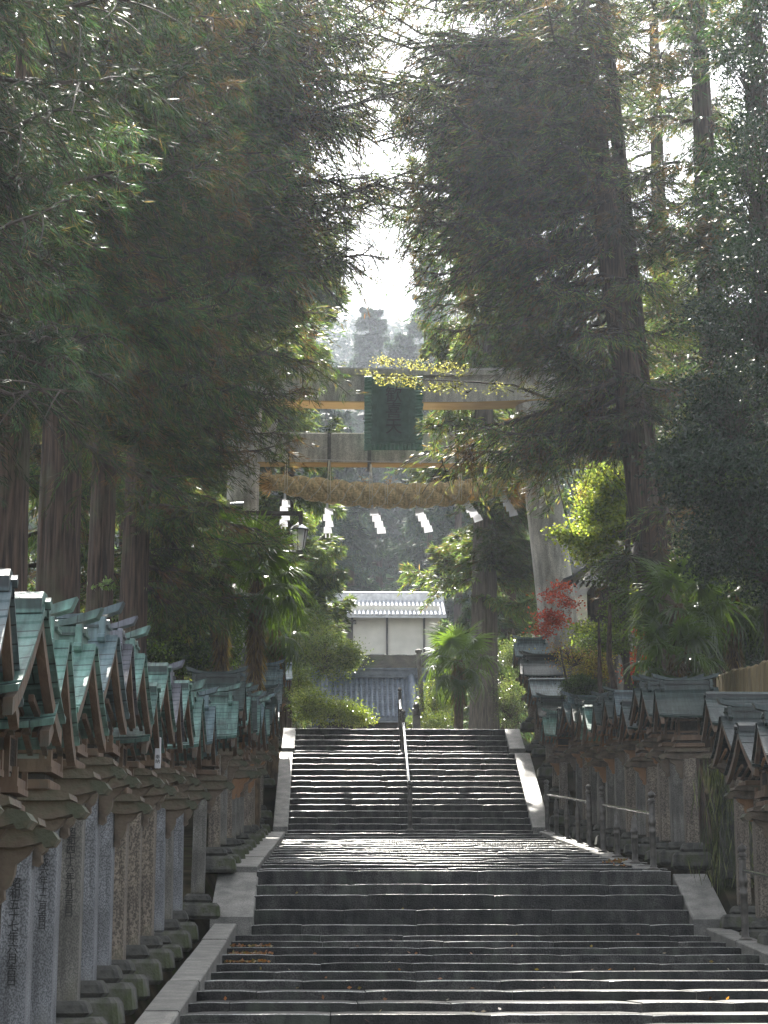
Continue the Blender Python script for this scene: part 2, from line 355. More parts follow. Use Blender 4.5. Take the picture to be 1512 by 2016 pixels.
for xa,xb in ((-1.3,-1.0),(3.96,4.32)):
    slab('stair_side_slab',xa,xb,41.1,P(560,1628,41.1).z,yb+.2,P(560,1481,yb+.2).z)
    slab('stair_side_slab',xa,xb,up_D[14]+.05,P(560,1472,up_D[14]+.05).z,up_D[18]+.2,P(560,1433,up_D[18]+.2).z)
# fallen leaves on the path
g=np.random.default_rng(5)
def litter(name,n,xr_,yr_,zfun,seed,lab):
    g=np.random.default_rng(seed); x=g.uniform(*xr_,n); y=g.uniform(*yr_,n); z=np.array([zfun(a) for a in y])+.015
    d=g.normal(size=(n,3)); d[:,2]=np.abs(d[:,2])*.3
    o=leaf_mesh(name,np.stack([x,y,z],1),d,.05,.03,palette(g,n,[(.16,.06,.03),(.12,.08,.04)],[.6,.4]),'leaf',seed=seed)
    tag(o,lab,'leaves',kind='stuff')
litter('fallen_leaves',220,(-1.18,-.7),(21.2,23.2),lambda y:[s for s in STEPS if s[0]<=y][-1][1],3,'brown fallen leaves drifted against the left kerb on the lower steps')
litter('fallen_leaves',90,(3.75,4.0),(27.6,28.6),lambda y:[s for s in STEPS if s[0]<=y][-1][1]+.05,4,'rusty fallen leaves caught beside the right kerb of the sloping path')
litter('scattered_leaves',50,(-1.0,3.9),(15.5,26),lambda y:[s for s in STEPS if s[0]<=y][-1][1],8,'few dry leaves scattered over the stone steps')
# ------------------------------------------------------------------ copper-roofed lanterns
HD=.58; HX=.43
def roof_profile(hd,rise,steps=7):
    pts=[]
    for i in range(steps+1):
        t=i/steps; y=hd*(1-t)+.05*t; z=rise*(.25*t+.75*t**1.6); pts.append((y,z))
    out=[]
    for i in range(steps):
        (y0_,z0_),(y1_,z1_)=pts[i],pts[i+1]
        out.append((y0_,z0_)); out.append((y1_+.002,z1_-.015))
    out.append((pts[-1][0],pts[-1][1])); return out
def make_lantern(kind):
    root=empty('copper_roofed_lantern',(0,0,0))
    # stone base (origin at ground), scaled parts carry their own place
    mb=MB(); mb.box((.02,0,.08),(.54,.42,.2),bev=.035,taper=.93); mb.box((.0,0,.235),(.34,.32,.11),bev=.03,taper=.9); mb.build('base_block','block',root)
    mb=MB(); mb.box((0,0,.5),(.165,.2,1),taper=.96,bev=.012); mb.build('post','granite',root)
    # head: z measured from post top
    mb=MB(); poly=[(-.30,.0),(-.34,.05),(-.28,.1),(.30,.1),(.38,.075),(.41,.03),(.385,-.01),(.34,-.015),(.325,.015),(.28,.0),(.2,-.02)]
    mb.prism(poly,'y',-.08,.08)
    mb.prism([(-.26,.1),(-.28,.17),(.26,.17),(.31,.15),(.32,.11),(.28,.1)],'y',-.14,.14); mb.build('corbel','scroll',root)
    mb=MB(); S=[(.08,-.01),(.28,-.01),(.25,-.06),(.19,-.11),(.185,-.17),(.165,-.23),(.135,-.26),(.14,-.31),(.11,-.34),(.082,-.33)]
    mb.prism(S,'y',-.035,.035); mb.build('scroll_bracket','scroll',root)
    mb=MB(); 
    mb.box((0,0,.205),(.4,.36,.07),bev=.01,mi=1); mb.box((0,0,.26),(.32,.29,.04),mi=0); mb.box((0,0,.305),(.42,.38,.035),mi=1)
    for sx in (-1,1):
        mb.box((sx*.19,0,.35),(.018,.36,.055),mi=1)
        mb.box((sx*.19,.175,.37),(.03,.03,.13),mi=1); mb.box((sx*.19,-.175,.37),(.03,.03,.13),mi=1)
    for sy in (-1,1): mb.box((0,sy*.175,.35),(.36,.018,.055),mi=1)
    mb.build('stand',['wood_d','wood'],root)
    # body
    mb=MB(); w=.135; d=.125; z0_=.325; z1_=.66
    for sx in (-1,1):
        for sy in (-1,1): mb.box((sx*w,sy*d,(z0_+z1_)/2),(.032,.032,z1_-z0_))
    for z in (z0_+.03,z1_-.03,z0_+.11):
        for s_ in (-1,1):
            mb.box((0,s_*d,z),(2*w-.03,.026,.03)); mb.box((s_*w,0,z),(.026,2*d-.03,.03))
    mb.box((0,0,z1_+.02),(.4,.38,.04)); mb.box((0,0,z1_+.055),(.34,.48,.03))
    body=mb.build('body','wood',root)
    mb=MB(); mb.box((0,0,(z0_+z1_)/2),(2*w-.02,2*d-.02,z1_-z0_-.01)); mb.build('window_pane','paper' if kind!=2 else 'wood_d',body)
    mb=MB()
    for k in range(5):
        u=-w+.045+k*(2*w-.09)/4
        for s_ in (-1,1): mb.box((u,s_*(d+.004),(z0_+z1_)/2+.04),(.009,.012,z1_-z0_-.15))
        u=-d+.04+k*(2*d-.08)/4
        for s_ in (-1,1): mb.box((s_*(w+.004),u,(z0_+z1_)/2+.04),(.012,.009,z1_-z0_-.15))
    for s_ in (-1,1):
        for q in range(2): mb.box((0,s_*(d+.002),z0_+.19+q*.11),(2*w-.05,.008,.009)); mb.box((s_*(w+.002),0,z0_+.19+q*.11),(.008,2*d-.05,.009))
    mb.build('lattice','wood_d',body)
    # roof
    ze=.64; rise=.55; pr=roof_profile(HD,rise); nxs=9; mb=MB(); th=.035
    for sgn in (-1,1):
        V=[];Fs=[]; npr=len(pr)
        for i in range(nxs):
            x=-HX+2*HX*i/(nxs-1); fl=(abs(x)/HX)**3*.03
            for (y,z) in pr: V.append((x,sgn*y,ze+z+fl*(y/HD)+.0))
            V.append((x,sgn*(HD-.01),ze-th+fl)); V.append((x,sgn*.05,ze+rise-th-.03))
        m_=npr+2
        for i in range(nxs-1):
            for q in range(npr-1): Fs.append((i*m_+q,(i+1)*m_+q,(i+1)*m_+q+1,i*m_+q+1))
            Fs.append((i*m_,i*m_+npr,(i+1)*m_+npr,(i+1)*m_)); Fs.append((i*m_+npr,i*m_+npr+1,(i+1)*m_+npr+1,(i+1)*m_+npr))
        for i in (0,nxs-1): Fs.append(tuple(i*m_+q for q in range(npr))+(i*m_+npr+1,i*m_+npr))
        mb.add(V,Fs)
    mb.build('roof','cop_g',root)
    # ridge
    mb=MB(); zr=ze+rise
    if kind==1:
        mb.prism([(-.09,zr-.05),(-.085,zr+.03),(-.04,zr+.075),(.04,zr+.075),(.085,zr+.03),(.09,zr-.05)],'x',-HX+.01,HX-.01)
        mb.prism([(-.03,zr+.02),(0,zr+.05),(.03,zr+.02),(0,zr-.02)],'x',HX-.01,HX+.02)
    else:
        mb.box((0,0,zr+.01),(2*HX-.2,.13,.09)); mb.box((0,0,zr+.065),(2*HX-.12,.17,.02)); mb.box((0,0,zr+.1),(2*HX-.22,.1,.05))
        for s_ in (-1,1):
            mb.box((s_*(HX-.1),0,zr+.03),(.045,.2,.17)); 
            for sy in (-1,1):
                mb.tube([(s_*(HX-.1)-.025,sy*.105,zr-.03),(s_*(HX-.1)+.025,sy*.105,zr-.03)],.035,n=8)
                mb.tube([(s_*(HX-.1)-.02,sy*.07,zr+.11),(s_*(HX-.1)+.02,sy*.07,zr+.11)],.03,n=8)
    rg=mb.build('ridge','cop_g',root)
    if kind!=1:
        mb=MB(); n=12; V=[];Fs=[]; Lx=HX+.0
        for i in range(n+1):
            x=-Lx+2*Lx*i/n; u=abs(x)/Lx; lift=.06*max(0,u-.45)**1.5*2.4; hh=.035+.04*u*u
            for (y,z) in ((-.06,0),(-.045,hh),(.045,hh),(.06,0)): V.append((x+ (.03*np.sign(x) if u>.99 and z>0 else 0),y,zr+.128+lift+z))
        for i in range(n):
            for q in range(4): Fs.append((i*4+q,(i+1)*4+q,(i+1)*4+(q+1)%4,i*4+(q+1)%4))
        Fs+=[(0,1,2,3),tuple(n*4+q for q in (3,2,1,0))]; mb.add(V,Fs); mb.build('ridge_cap','cop_g',rg)
    # barge boards under the verge, and rafters
    mb=MB()
    base=[(HD*(1-t)+.0*t,rise*(.25*t+.75*t**1.6)) for t in [i/8 for i in range(9)]]
    full=[(y,z) for (y,z) in base]+[(-y,z) for (y,z) in base[::-1][1:]]
    for s_ in (-1,1):
        mb=MB(); V=[];Fs=[]
        for (y,z) in full:
            for (xx,dz) in ((HX-.065,-.04),(HX-.02,-.04),(HX-.02,-.13),(HX-.065,-.13)): V.append((s_*xx,y,ze+z+dz))
        nn=len(full)
        for i in range(nn-1):
            for q in range(4): Fs.append((i*4+q,i*4+(q+1)%4,(i+1)*4+(q+1)%4,(i+1)*4+q))
        Fs+=[(0,1,2,3),tuple((nn-1)*4+q for q in (3,2,1,0))]; mb.add(V,Fs); mb.build('barge_board','wood',root)
    mb=MB()
    for k in range(9):
        x=-HX+.1+k*(2*HX-.2)/8
        for sgn in (-1,1):
            mb.add([(x+a,sgn*y,ze+z) for a in (-.014,.014) for (y,z) in ((HD-.05,-.045),(HD-.05,-.075),(.18,.06),(.18,.1))],[(0,1,2,3),(7,6,5,4),(0,4,5,1),(1,5,6,2),(2,6,7,3),(3,7,4,0)])
    mb.box((0,0,ze+.12),(.26,.2,.24)); mb.build('rafters','wood',root)
    return root
PROTO=[make_lantern(0),make_lantern(1),make_lantern(2)]
HEAD_TOP={0:1.39,1:1.265,2:1.39}
def text_mesh(s,size,name,mat,parent,vertical=True,extr=.002):
    cu=bpy.data.curves.new(name,'FONT'); cu.body='\n'.join(s) if vertical else s; cu.size=size; cu.extrude=extr; cu.align_x='CENTER'; cu.space_line=.92
    t=bpy.data.objects.new(name,cu); COL.objects.link(t); dg=bpy.context.evaluated_depsgraph_get(); dg.update()
    me=bpy.data.meshes.new_from_object(t.evaluated_get(dg)); bpy.data.objects.remove(t); me.name=name
    me.materials.clear(); me.materials.append(M[mat]); o=bpy.data.objects.new(name,me); COL.objects.link(o)
    if parent: o.parent=parent
    return o
used=[False]*3
def ordn(k): return ['first','second','third','fourth','fifth','sixth','seventh','eighth','ninth','tenth','eleventh','twelfth','thirteenth','fourteenth','fifteenth','sixteenth','seventeenth','eighteenth','nineteenth','twentieth','twenty-first','twenty-second','twenty-third','twenty-fourth','twenty-fifth','twenty-sixth','twenty-seventh','twenty-eighth','twenty-ninth','thirtieth','thirty-first','thirty-second'][k]
WHAT={'cop_g':'pale green copper','cop_b':'blue-green copper','cop_p':'grey-violet copper','cop_d':'dark green copper'}
def lantern(k,side,x,D,row,kind,cop,sc,post,wood,extra=''):
    src=PROTO[kind]; r=src if not used[kind] else copy_tree(src); used[kind]=True
    px=756
    z=gz(D)-.02
    px=663+x/D*4049
    ztop=P(px,row,D).z
    szz=(.9 if side=='left' else .8)*sc; hh=HEAD_TOP[kind]*szz; ph=ztop-z-hh-.3
    if ph<.9: ph=.9
    if ph>2.1: ph=2.1
    r.location=(x,D,z); r.rotation_euler=(R(rnd.uniform(-.9,.9)),R(rnd.uniform(-.7,.7)),R(rnd.uniform(-4,4))+(PI if side=='right' else 0))
    for c in kids(r):
        n=c.name.split('.')[0]
        if n=='base_block':
            c.scale=(1,1,rnd.uniform(.8,1.25)); continue
        if n=='post':
            c.location=(0,0,.28); c.scale=(sc*rnd.uniform(.93,1.12),sc,ph+.02); mt=post
        else:
            c.location=(0,0,.3+ph); c.scale=(sc,sc,szz); mt=None
            if n in ('roof','ridge'): mt=cop
            if n=='barge_board': mt='wood'
            if n in ('body','scroll_bracket','rafters') and wood=='wood_o': mt='wood_o'
        if mt:
            c.material_slots[0].link='OBJECT'; c.material_slots[0].material=M[mt]
        for cc in kids(c):
            if cc.name.startswith('ridge_cap'): cc.material_slots[0].link='OBJECT'; cc.material_slots[0].material=M[cop]
    lab='%s roofed lantern on stone post, %s from near end of %s row'%(WHAT[cop],ordn(k),side)
    tag(r,lab,'lantern','copper roofed lanterns lining the '+side+' of the stairs')
    return r,ph,sc
LEFT=[(9.15,1122,1,'cop_b'),(9.95,1166,1,'cop_g'),(10.85,1198,0,'cop_g'),(12.2,1214,0,'cop_g'),(13.35,1202,0,'cop_b'),(14.6,1226,0,'cop_p'),(15.6,1246,0,'cop_g'),
 (16.6,1345,1,'cop_g'),(17.6,1305,1,'cop_g'),(19.0,1310,0,'cop_p'),(20.3,1340,1,'cop_g'),(21.5,1352,0,'cop_g'),(22.7,1346,0,'cop_g'),(23.9,1360,0,'cop_b'),(25.2,1352,2,'cop_g'),(26.5,1318,2,'cop_d'),(27.8,1350,0,'cop_g'),
 (29.1,1372,2,'cop_d'),(30.4,1366,0,'cop_g'),(31.7,1374,2,'cop_b'),(33,1368,0,'cop_b'),(34.4,1376,2,'cop_g'),(35.8,1362,0,'cop_d'),(37.2,1370,2,'cop_b'),(38.6,1352,0,'cop_d'),(40,1362,2,'cop_b'),
 (41.6,1330,0,'cop_b'),(43.2,1303,2,'cop_b'),(44.8,1278,0,'cop_d'),(46.4,1250,2,'cop_b'),(52,1328,1,'cop_b')]
EXL={0:', at the left edge of the photo',3:', its post dated in black ink',5:' and upturned ridge'}
SCRIPT={3:'昭和五十七年六月吉日',4:'平成六年十二月吉日',5:'昭和四十六年九月吉日'}
LX={}
for k,(D,row,kind,cop) in enumerate(LEFT):
    x=-1.90 if D<24 else (-1.72 if D<26 else (-1.6 if D<41 else -1.62))
    if D<12: x=-1.9
    r,ph,sc=lantern(k,'left',x,D,row,kind,cop,(rnd.uniform(.89,1.04) if k>3 else rnd.uniform(.97,1.03)),rnd.choice(['granite','granite','granite_w','granite_b'] if D<24 else ['granite_w','granite','granite_w']) if k not in (3,4) else 'granite_b','wood_o' if (D>27 and k%3!=1) else 'wood',EXL.get(k,''))  # far posts favour warm granite, which paints in the warm light there
    LX[k]=r
    if k in SCRIPT:
        sz=.068 if k!=4 else .062
        t=text_mesh(SCRIPT[k],sz,'inscription','ink',r); t.rotation_euler=(PI/2,0,0); t.location=(0,-.1*sc-.004,.3+ph-.42)
        zt=z=None
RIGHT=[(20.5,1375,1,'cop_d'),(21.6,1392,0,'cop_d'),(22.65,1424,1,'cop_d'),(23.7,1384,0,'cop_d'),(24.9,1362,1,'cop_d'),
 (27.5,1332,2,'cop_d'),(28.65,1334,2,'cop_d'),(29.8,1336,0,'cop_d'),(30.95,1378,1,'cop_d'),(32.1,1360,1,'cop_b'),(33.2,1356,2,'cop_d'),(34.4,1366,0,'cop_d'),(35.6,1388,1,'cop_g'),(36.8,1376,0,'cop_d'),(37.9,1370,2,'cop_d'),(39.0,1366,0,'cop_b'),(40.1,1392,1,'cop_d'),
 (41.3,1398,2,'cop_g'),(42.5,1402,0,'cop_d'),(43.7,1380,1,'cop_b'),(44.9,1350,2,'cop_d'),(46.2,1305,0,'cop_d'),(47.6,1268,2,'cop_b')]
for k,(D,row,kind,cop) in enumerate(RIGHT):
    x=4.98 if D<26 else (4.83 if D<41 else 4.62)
    lantern(k,'right',x,D,row,kind,cop,rnd.uniform(.92,1.09),rnd.choice(['granite_w','granite_w','granite']),'wood_o' if k in (1,3,7,8,9,11,12,13,14,15,17) else 'wood')  # mostly warm granite here, warm light on the posts put into the stone colour
# name board on the ninth lantern
q=P(311,1482,16.9); mb=MB(); mb.box((0,0,0),(.05,.02,.26),bev=.004); o=mb.build('name_board','white'); o.location=q
tag(o,'small white upright name board hanging between two left row lanterns','sign')
t=text_mesh('奉納',.04,'board_text','ink',o); t.rotation_euler=(PI/2,0,0); t.location=(0,-.013,-.05)
# ------------------------------------------------------------------ handrails
FIN=[(.0,0),(.045,.0),(.05,.01),(.038,.02),(.034,.03),(.05,.04),(.05,.06),(.032,.075),(.03,.085),(.048,.11),(.05,.135),(.035,.16),(.012,.175),(0.004,.19)]
def rail_post(parent,x,y,z,h,r_=.043,fin=True):
    mb=MB(); mb.lathe([(r_*1.9,0),(r_*1.9,.012),(r_*1.15,.03),(r_,.05),(r_,h*.55),(r_*1.1,h*.56),(r_*1.1,h*.6),(r_,h*.61),(r_,h*.68),(r_*1.2,h*.7),(r_*1.25,h*.75),(r_,h*.78),(r_*.95,h)],n=14)
    if fin: mb.lathe([(a*1.05,h+b_) for a,b_ in FIN],n=14)
    else: mb.lathe([(r_*.9,h),(r_*.5,h+.05),(.012,h+.08)],n=10)
    o=mb.build('rail_post','metal',parent,smooth=True); o.location=(x,y,z); return o
def rail_run(name,lab,pts,h,mids=[],rr=.022,finials=True):
    root=empty(name,pts[0]); o0=Vector(pts[0])
    for p in pts:
        q=Vector(p)-o0; rail_post(root,q.x,q.y,q.z,h)
    for p in mids:
        q=Vector(p)-o0; rail_post(root,q.x,q.y,q.z,h*.7,fin=False)
    for a,b_ in zip(pts[:-1],pts[1:]):
        A=Vector(a)-o0+Vector((0,.04,h-.12)); B=Vector(b_)-o0+Vector((0,-.04,h-.12))
        mb=MB(); mb.tube([A,A.lerp(B,.5),B],rr,n=10); mb.build('rail','steel',root,smooth=True)
        mb=MB(); 
    for p in mids:
        q=Vector(p)-o0; mb=MB(); mb.tube([q+Vector((0,0,h*.7+.04)),q+Vector((0,0,h-.12))],.012,n=6); mb.build('support_rod','metal',root)
    tag(root,lab,'handrail'); return root
def kz(y,x=4.18):
    return line(26.75,P(1290,1714,26.75).z,40.6,P(1070,1637,40.6).z)(y)
rail_run('handrail','bronze handrail with finial posts on the near half of the right kerb',[(4.2,26.95,kz(26.95)),(4.2,32,kz(32))],.86,[(4.2,28.6,kz(28.6)),(4.2,30.4,kz(30.4))])
rail_run('handrail','bronze handrail with finial posts on the far half of the right kerb',[(4.2,33.7,kz(33.7)),(4.2,40.5,kz(40.5))],.86,[(4.2,y,kz(y)) for y in (35.3,37,38.8)])
zk=line(3,gz(3)+.12,24.9,P(1391,1828,24.9).z)
rail_run('handrail','bronze handrail beside the lowest steps at the right edge of the photo',[(4.64,23.2,zk(23.2)),(4.64,18.2,zk(18.2))][::-1],.9,[(4.64,21.6,zk(21.6)),(4.64,19.9,zk(19.9))])
# centre handrail of the upper flight
pts=[(1.47,41.05,gz(41.02)-.0),(1.47,45.15,gz(45.1)),(1.47,46.4,gz(46.35)),(1.47,47.6,TOPZ)]
def stz(y): return [s for s in STEPS if s[0]<=y][-1][1]
pts=[(x,y,stz(y)) for x,y,_ in pts]
rail_run('centre_handrail','steel handrail running up the middle of the upper stairs',pts,.82,rr=.03)
# ------------------------------------------------------------------ torii
TD=50.0
root=empty('stone_torii',(1.45,TD,TOPZ)); tag(root,'tall stone gate with green plaque spanning the top of the stairs','gate')
def rel(p): return Vector(p)-root.location
lw=[]
for (pxa,pxb,row) in ((448,511,945),(1037,1108,1000)):
    a=P(pxa,row,TD); b_=P(pxb,row,TD); lw.append((a,b_))
pil=[]
LB=(P(430,1300,TD).x+P(497,1300,TD).x)/2; RB=(P(1068,1300,TD).x+P(1150,1300,TD).x)/2
znb=P(800,915,TD).z; znt=P(800,857,TD).z; zst=P(800,735,TD).z; zsb=P(800,798,TD).z
for (a,b_),bx,s_ in zip(lw,(LB,RB),(-1,1)):
    cx=(a.x+b_.x)/2; rt=(b_.x-a.x)/2
    zz=a.z; dz=zz-P(800,1300,TD).z; sl=(cx-bx)/dz
    mb=MB(); 
    P0=Vector((bx+sl*(TOPZ-P(800,1300,TD).z),TD,TOPZ-.1)); P1=Vector((cx+sl*(zsb-zz),TD,zsb+.02))
    mb.tube([rel(P0.lerp(P1,t)) for t in (0,.25,.5,.75,1)],[rt*1.16,rt*1.1,rt*1.04,rt*1.0,rt*.96],n=28)
    mb.build('pillar','torii',root,smooth=True)
    mb=MB(); c=rel(P0); mb.tube([c,c+Vector((0,0,2.3)),c+Vector((0,0,2.36))],[rt*1.36,rt*1.3,rt*1.2],n=28); mb.build('pillar_base','kerb',root,smooth=True)
    pil.append((P1.x,rt))
# tie beam
xa=P(360,885,TD).x; xb=P(1200,885,TD).x
mb=MB(); c=rel(((xa+xb)/2,TD,(znb+znt)/2)); mb.box(c,(xb-xa,.42,znt-znb),bev=.02); mb.build('tie_beam','torii',root)
mb=MB(); mb.box(c-Vector((0,0,(znt-znb)/2+.012)),(xb-xa-.1,.40,.03)); mb.build('beam_soffit','ochre',root)  # thin board added under the beam, bounced light painted in its colour
for (x,rt),s_ in zip(pil,(-1,1)):
    for t in (-1,1):
        mb=MB(); c=rel((x+t*(rt+.16),TD,znt+.16)); w=.28
        mb.add([(c.x-t*.14,c.y-.15,c.z-.2),(c.x+t*.22,c.y-.15,c.z+.22),(c.x+t*.14,c.y-.15,c.z-.2),(c.x-t*.14,c.y+.15,c.z-.2),(c.x+t*.22,c.y+.15,c.z+.22),(c.x+t*.14,c.y+.15,c.z-.2)],[(0,1,2),(5,4,3),(0,3,4,1),(1,4,5,2),(2,5,3,0)])
        mb.build('wedge','torii',root)
def curved_beam(name,mat,x0_,x1_,zb,zt,dy,lift,over=0):
    mb=MB(); n=30; V=[];Fs=[]; xm=(x0_+x1_)/2; hw=(x1_-x0_)/2
    for i in range(n+1):
        u=-1+2*i/n; x=xm+u*hw; lf=lift*abs(u)**3
        for (y,z,o) in ((-dy,zb,0),(-dy*1.05,zt,over),(dy*1.05,zt,over),(dy,zb,0)):
            V.append(rel((x+(np.sign(u)*o if abs(u)>.999 else 0),TD+y,z+lf)))
    for i in range(n):
        for q in range(4): Fs.append((i*4+q,(i+1)*4+q,(i+1)*4+(q+1)%4,i*4+(q+1)%4))
    Fs+=[(0,1,2,3),tuple(n*4+q for q in (3,2,1,0))]; mb.add(V,Fs); return mb.build(name,mat,root)
zsm=P(800,748,TD).z
curved_beam('lower_lintel','torii',-4.7,7.7,zsb,zsm-.01,.34,.5,.1)
curved_beam('lintel_soffit','ochre',-4.6,7.6,zsb-.03,zsb-.003,.33,.48,.0)  # added strip, ochre colour stands for light bounced up to the lintel
curved_beam('top_lintel','torii',-4.95,7.95,zsm,zst+.0,.45,.5,.15)
mb=MB(); c=rel((P(775,0+830,TD).x,TD,(zsb+znt)/2)); mb.box(c,(.5,.3,zsb-znt)); mb.build('strut','torii',root)
# plaque
pc=P(775,815,TD-.62); tl=P(717,745,TD-.62); br=P(833,887,TD-.62); W=br.x-tl.x; H=tl.z-br.z
pr_=empty('plaque',(0,0,0)); bpy.data.objects.remove(pr_)
mb=MB(); c=rel(pc); mb.box((0,0,0),(W*.82,.08,H*.9)); 
ring=[]
for sx in (-1,1):
    n=22
    for i in range(n):
        zz=-H/2+H*(i+.5)/n; mb.tube([(sx*(W/2-.1)-.09,-.03,zz),(sx*(W/2-.1)+.09+.02*math.sin(i*2.1),-.06,zz+.02)],[.055,.045],n=7)
for sz in (-1,1):
    n=15
    for i in range(n):
        xx=-W/2+W*(i+.5)/n; mb.tube([(xx,-.03,sz*(H/2-.1)-.08),(xx,-.06,sz*(H/2-.1)+.08+.02*math.sin(i*2.3))],[.055,.045],n=7)
mb.box((0,-.01,0),(W*.92,.06,H*.96))
pl=mb.build('plaque','bronze',root); pl.location=c; pl.rotation_euler=(R(8),0,0)
mb=MB()
for sx in (-1,1): mb.box((sx*W*.27,-.075,0),(.04,.05,H*.74))
for sz in (-1,1): mb.box((0,-.075,sz*H*.35),(W*.52,.05,.04))
mb.build('plaque_frame','bronze',pl)
t=text_mesh('歓喜天',.44,'plaque_letters','bronze_r',pl,extr=.02); t.rotation_euler=(PI/2,0,0); t.location=(0,-.09,H*.5-.62)
# straps on tie beam
for px in (567,648,727,899,980):
    p=P(px,886,TD-.22); mb=MB(); c=rel(p); mb.box(c,(.09,.03,znt-znb+.12)); mb.box(c+Vector((0,.22,(znt-znb)/2+.045)),(.09,.47,.03)); mb.box(c+Vector((0,.22,-(znt-znb)/2-.045)),(.09,.47,.03))
    mb.tube([c+Vector((0,-.02,.08)),c+Vector((0,-.04,.08))],.03,n=8)
    mb.build('iron_strap','metal',root)
# sacred rope ----------------------------------------------------
RD=TD-.75
rope=empty('straw_rope',P(780,970,RD)); tag(rope,'thick twisted straw rope hung under the stone gate beam','rope')
def rrel(p): return Vector(p)-rope.location
def ropec(t):
    px=522+(1000-522)*t; row=945+26*math.sin(PI*min(1,max(0,t)))**.9+ (t*10); return P(px,row,RD)
for k in range(3):
    pts=[];rads=[]; n=90
    for i in range(n+1):
        t=i/n; c=ropec(t); fat=.6+.4*min(1,t*5)*min(1,(1-t)*6+.3); a=2*PI*(t*4.2)+k*2*PI/3
        r0=.165*fat; pts.append(rrel(c+Vector((0,math.cos(a)*r0,math.sin(a)*r0)))); rads.append(.165*fat)
    mb=MB(); mb.tube(pts,rads,n=12); mb.build('rope_strand','straw',rope,smooth=True)
    mb=MB()   # cord windings round each strand
    for i in range(1,n-1,3):
        c=pts[i]; tdir=(pts[i+1]-pts[i-1]).normalized(); a1=tdir.cross(Vector((0,1,0))).normalized(); b1=tdir.cross(a1)
        mb.tube([c+(a1*math.cos(q)+b1*math.sin(q))*(rads[i]*1.03)+tdir*.035*math.sin(q) for q in [2*PI*j/14 for j in range(15)]],.009,n=4,caps=False)
    mb.build('winding_cord','cord',rope)
def tuft(px,row,dirx,n,L,seed,spread=.5,name='frayed_end'):
    g=np.random.default_rng(seed); c=rrel(P(px,row,RD)); pos=np.array([c]*n)+g.normal(0,.1,(n,3))*np.array([.5,1,1]); d=np.array([[dirx,0,-.25]]*n)+g.normal(0,spread,(n,3))
    leaf_mesh(name,pos,d,g.uniform(.5,1,n)*L,.018,palette(g,n,[(.42,.24,.09),(.55,.36,.16)],[.6,.4]),'maple',rope,seed=seed)
tuft(995,962,1,1500,.6,1,.33); tuft(535,948,-1,500,.35,2,.4)
for i,px in enumerate((531,560,655,720,768,860,905)): tuft(px,ropec((px-522)/478.).z*0+ (938 if i<2 else (952 if i<4 else 950)),0,60,.16,10+i,.6,'straw_knot')
for px in (564,648,730,760,822,905):
    t=(px-522)/478; c=rrel(ropec(t)); mb=MB()
    for o_ in (-.03,.03):
        mb.tube([c+Vector((o_*.4,-.0,.8 if px not in(760,822) else .3)),c+Vector((o_,-.3,.25)),c+Vector((o_,-.36,0)),c+Vector((o_,-.25,-.28))],.008,n=5)
    mb.build('hanging_cord','cord',rope)
# paper streamers
def streamer(px,row,ang,h,style,lab):
    p=P(px,row,RD-.05); root=empty('paper_streamer',p); root.rotation_euler=(R(8),R(ang),R(rnd.uniform(-20,20)))
    mb=MB(); w=.2; mb.box((0,0,-.09),(.06,.006,.2)); z=-.15; x=-.01
    h*=1.15; n=4; hh=(h-.2)/n
    for i in range(n):
        x+= .045*(1 if style else (-1)**i)
        mb.add([(x-w/2,.01*i,z),(x+w/2,-.012*i,z-.02),(x+w/2+.01,.014,z-hh*1.12),(x-w/2-.01,.02,z-hh*1.05),(x-w/2,.01*i+.004,z),(x+w/2,-.012*i+.004,z-.02),(x+w/2+.01,.018,z-hh*1.12),(x-w/2-.01,.024,z-hh*1.05)],[(0,1,2,3),(7,6,5,4),(0,4,5,1),(1,5,6,2),(2,6,7,3),(3,7,4,0)])
        z-=hh
    if not style:
        for s_ in (-.05,.05): mb.box((x+s_,0,z-.06),(.03,.005,.14))
    o=mb.build('folded_paper','white',root)
    tag(root,lab,'streamer','zigzag paper streamers under the straw rope')
for (px,row,ang,h,st,lab) in ((561,972,3,.75,0,'white zigzag paper streamer under the rope, leftmost of six'),(644,988,0,.72,0,'white double paper streamer under the rope, second from left with two tails'),
  (732,990,-6,.72,1,'white zigzag paper streamer hanging at the middle of the rope, left of centre'),(819,990,-10,.72,1,'white zigzag paper streamer hanging at the middle of the rope, right of centre'),
  (908,976,-20,.7,1,'white paper streamer blown aslant, second from the right end of the rope'),(985,963,-12,.68,1,'white paper streamer beside the frayed right end of the rope')):
    streamer(px,row,ang,h,st,lab)
# dry palm-like leaf hanging
# wires
for (a,b_,lab) in (((380,716,47),(1300,722,47),'thin overhead wire stretched across above the gate lintel'),((512,899,49.4),(1180,907,49.4),'thin wire running along the gate tie beam')):
    A=P(*a);B=P(*b_); mb=MB(); mb.tube([A.lerp(B,t)-Vector((0,0,.1*4*t*(1-t))) for t in [i/12 for i in range(13)]],.009,n=5); tag(mb.build('overhead_wire','wire'),lab,'wire')
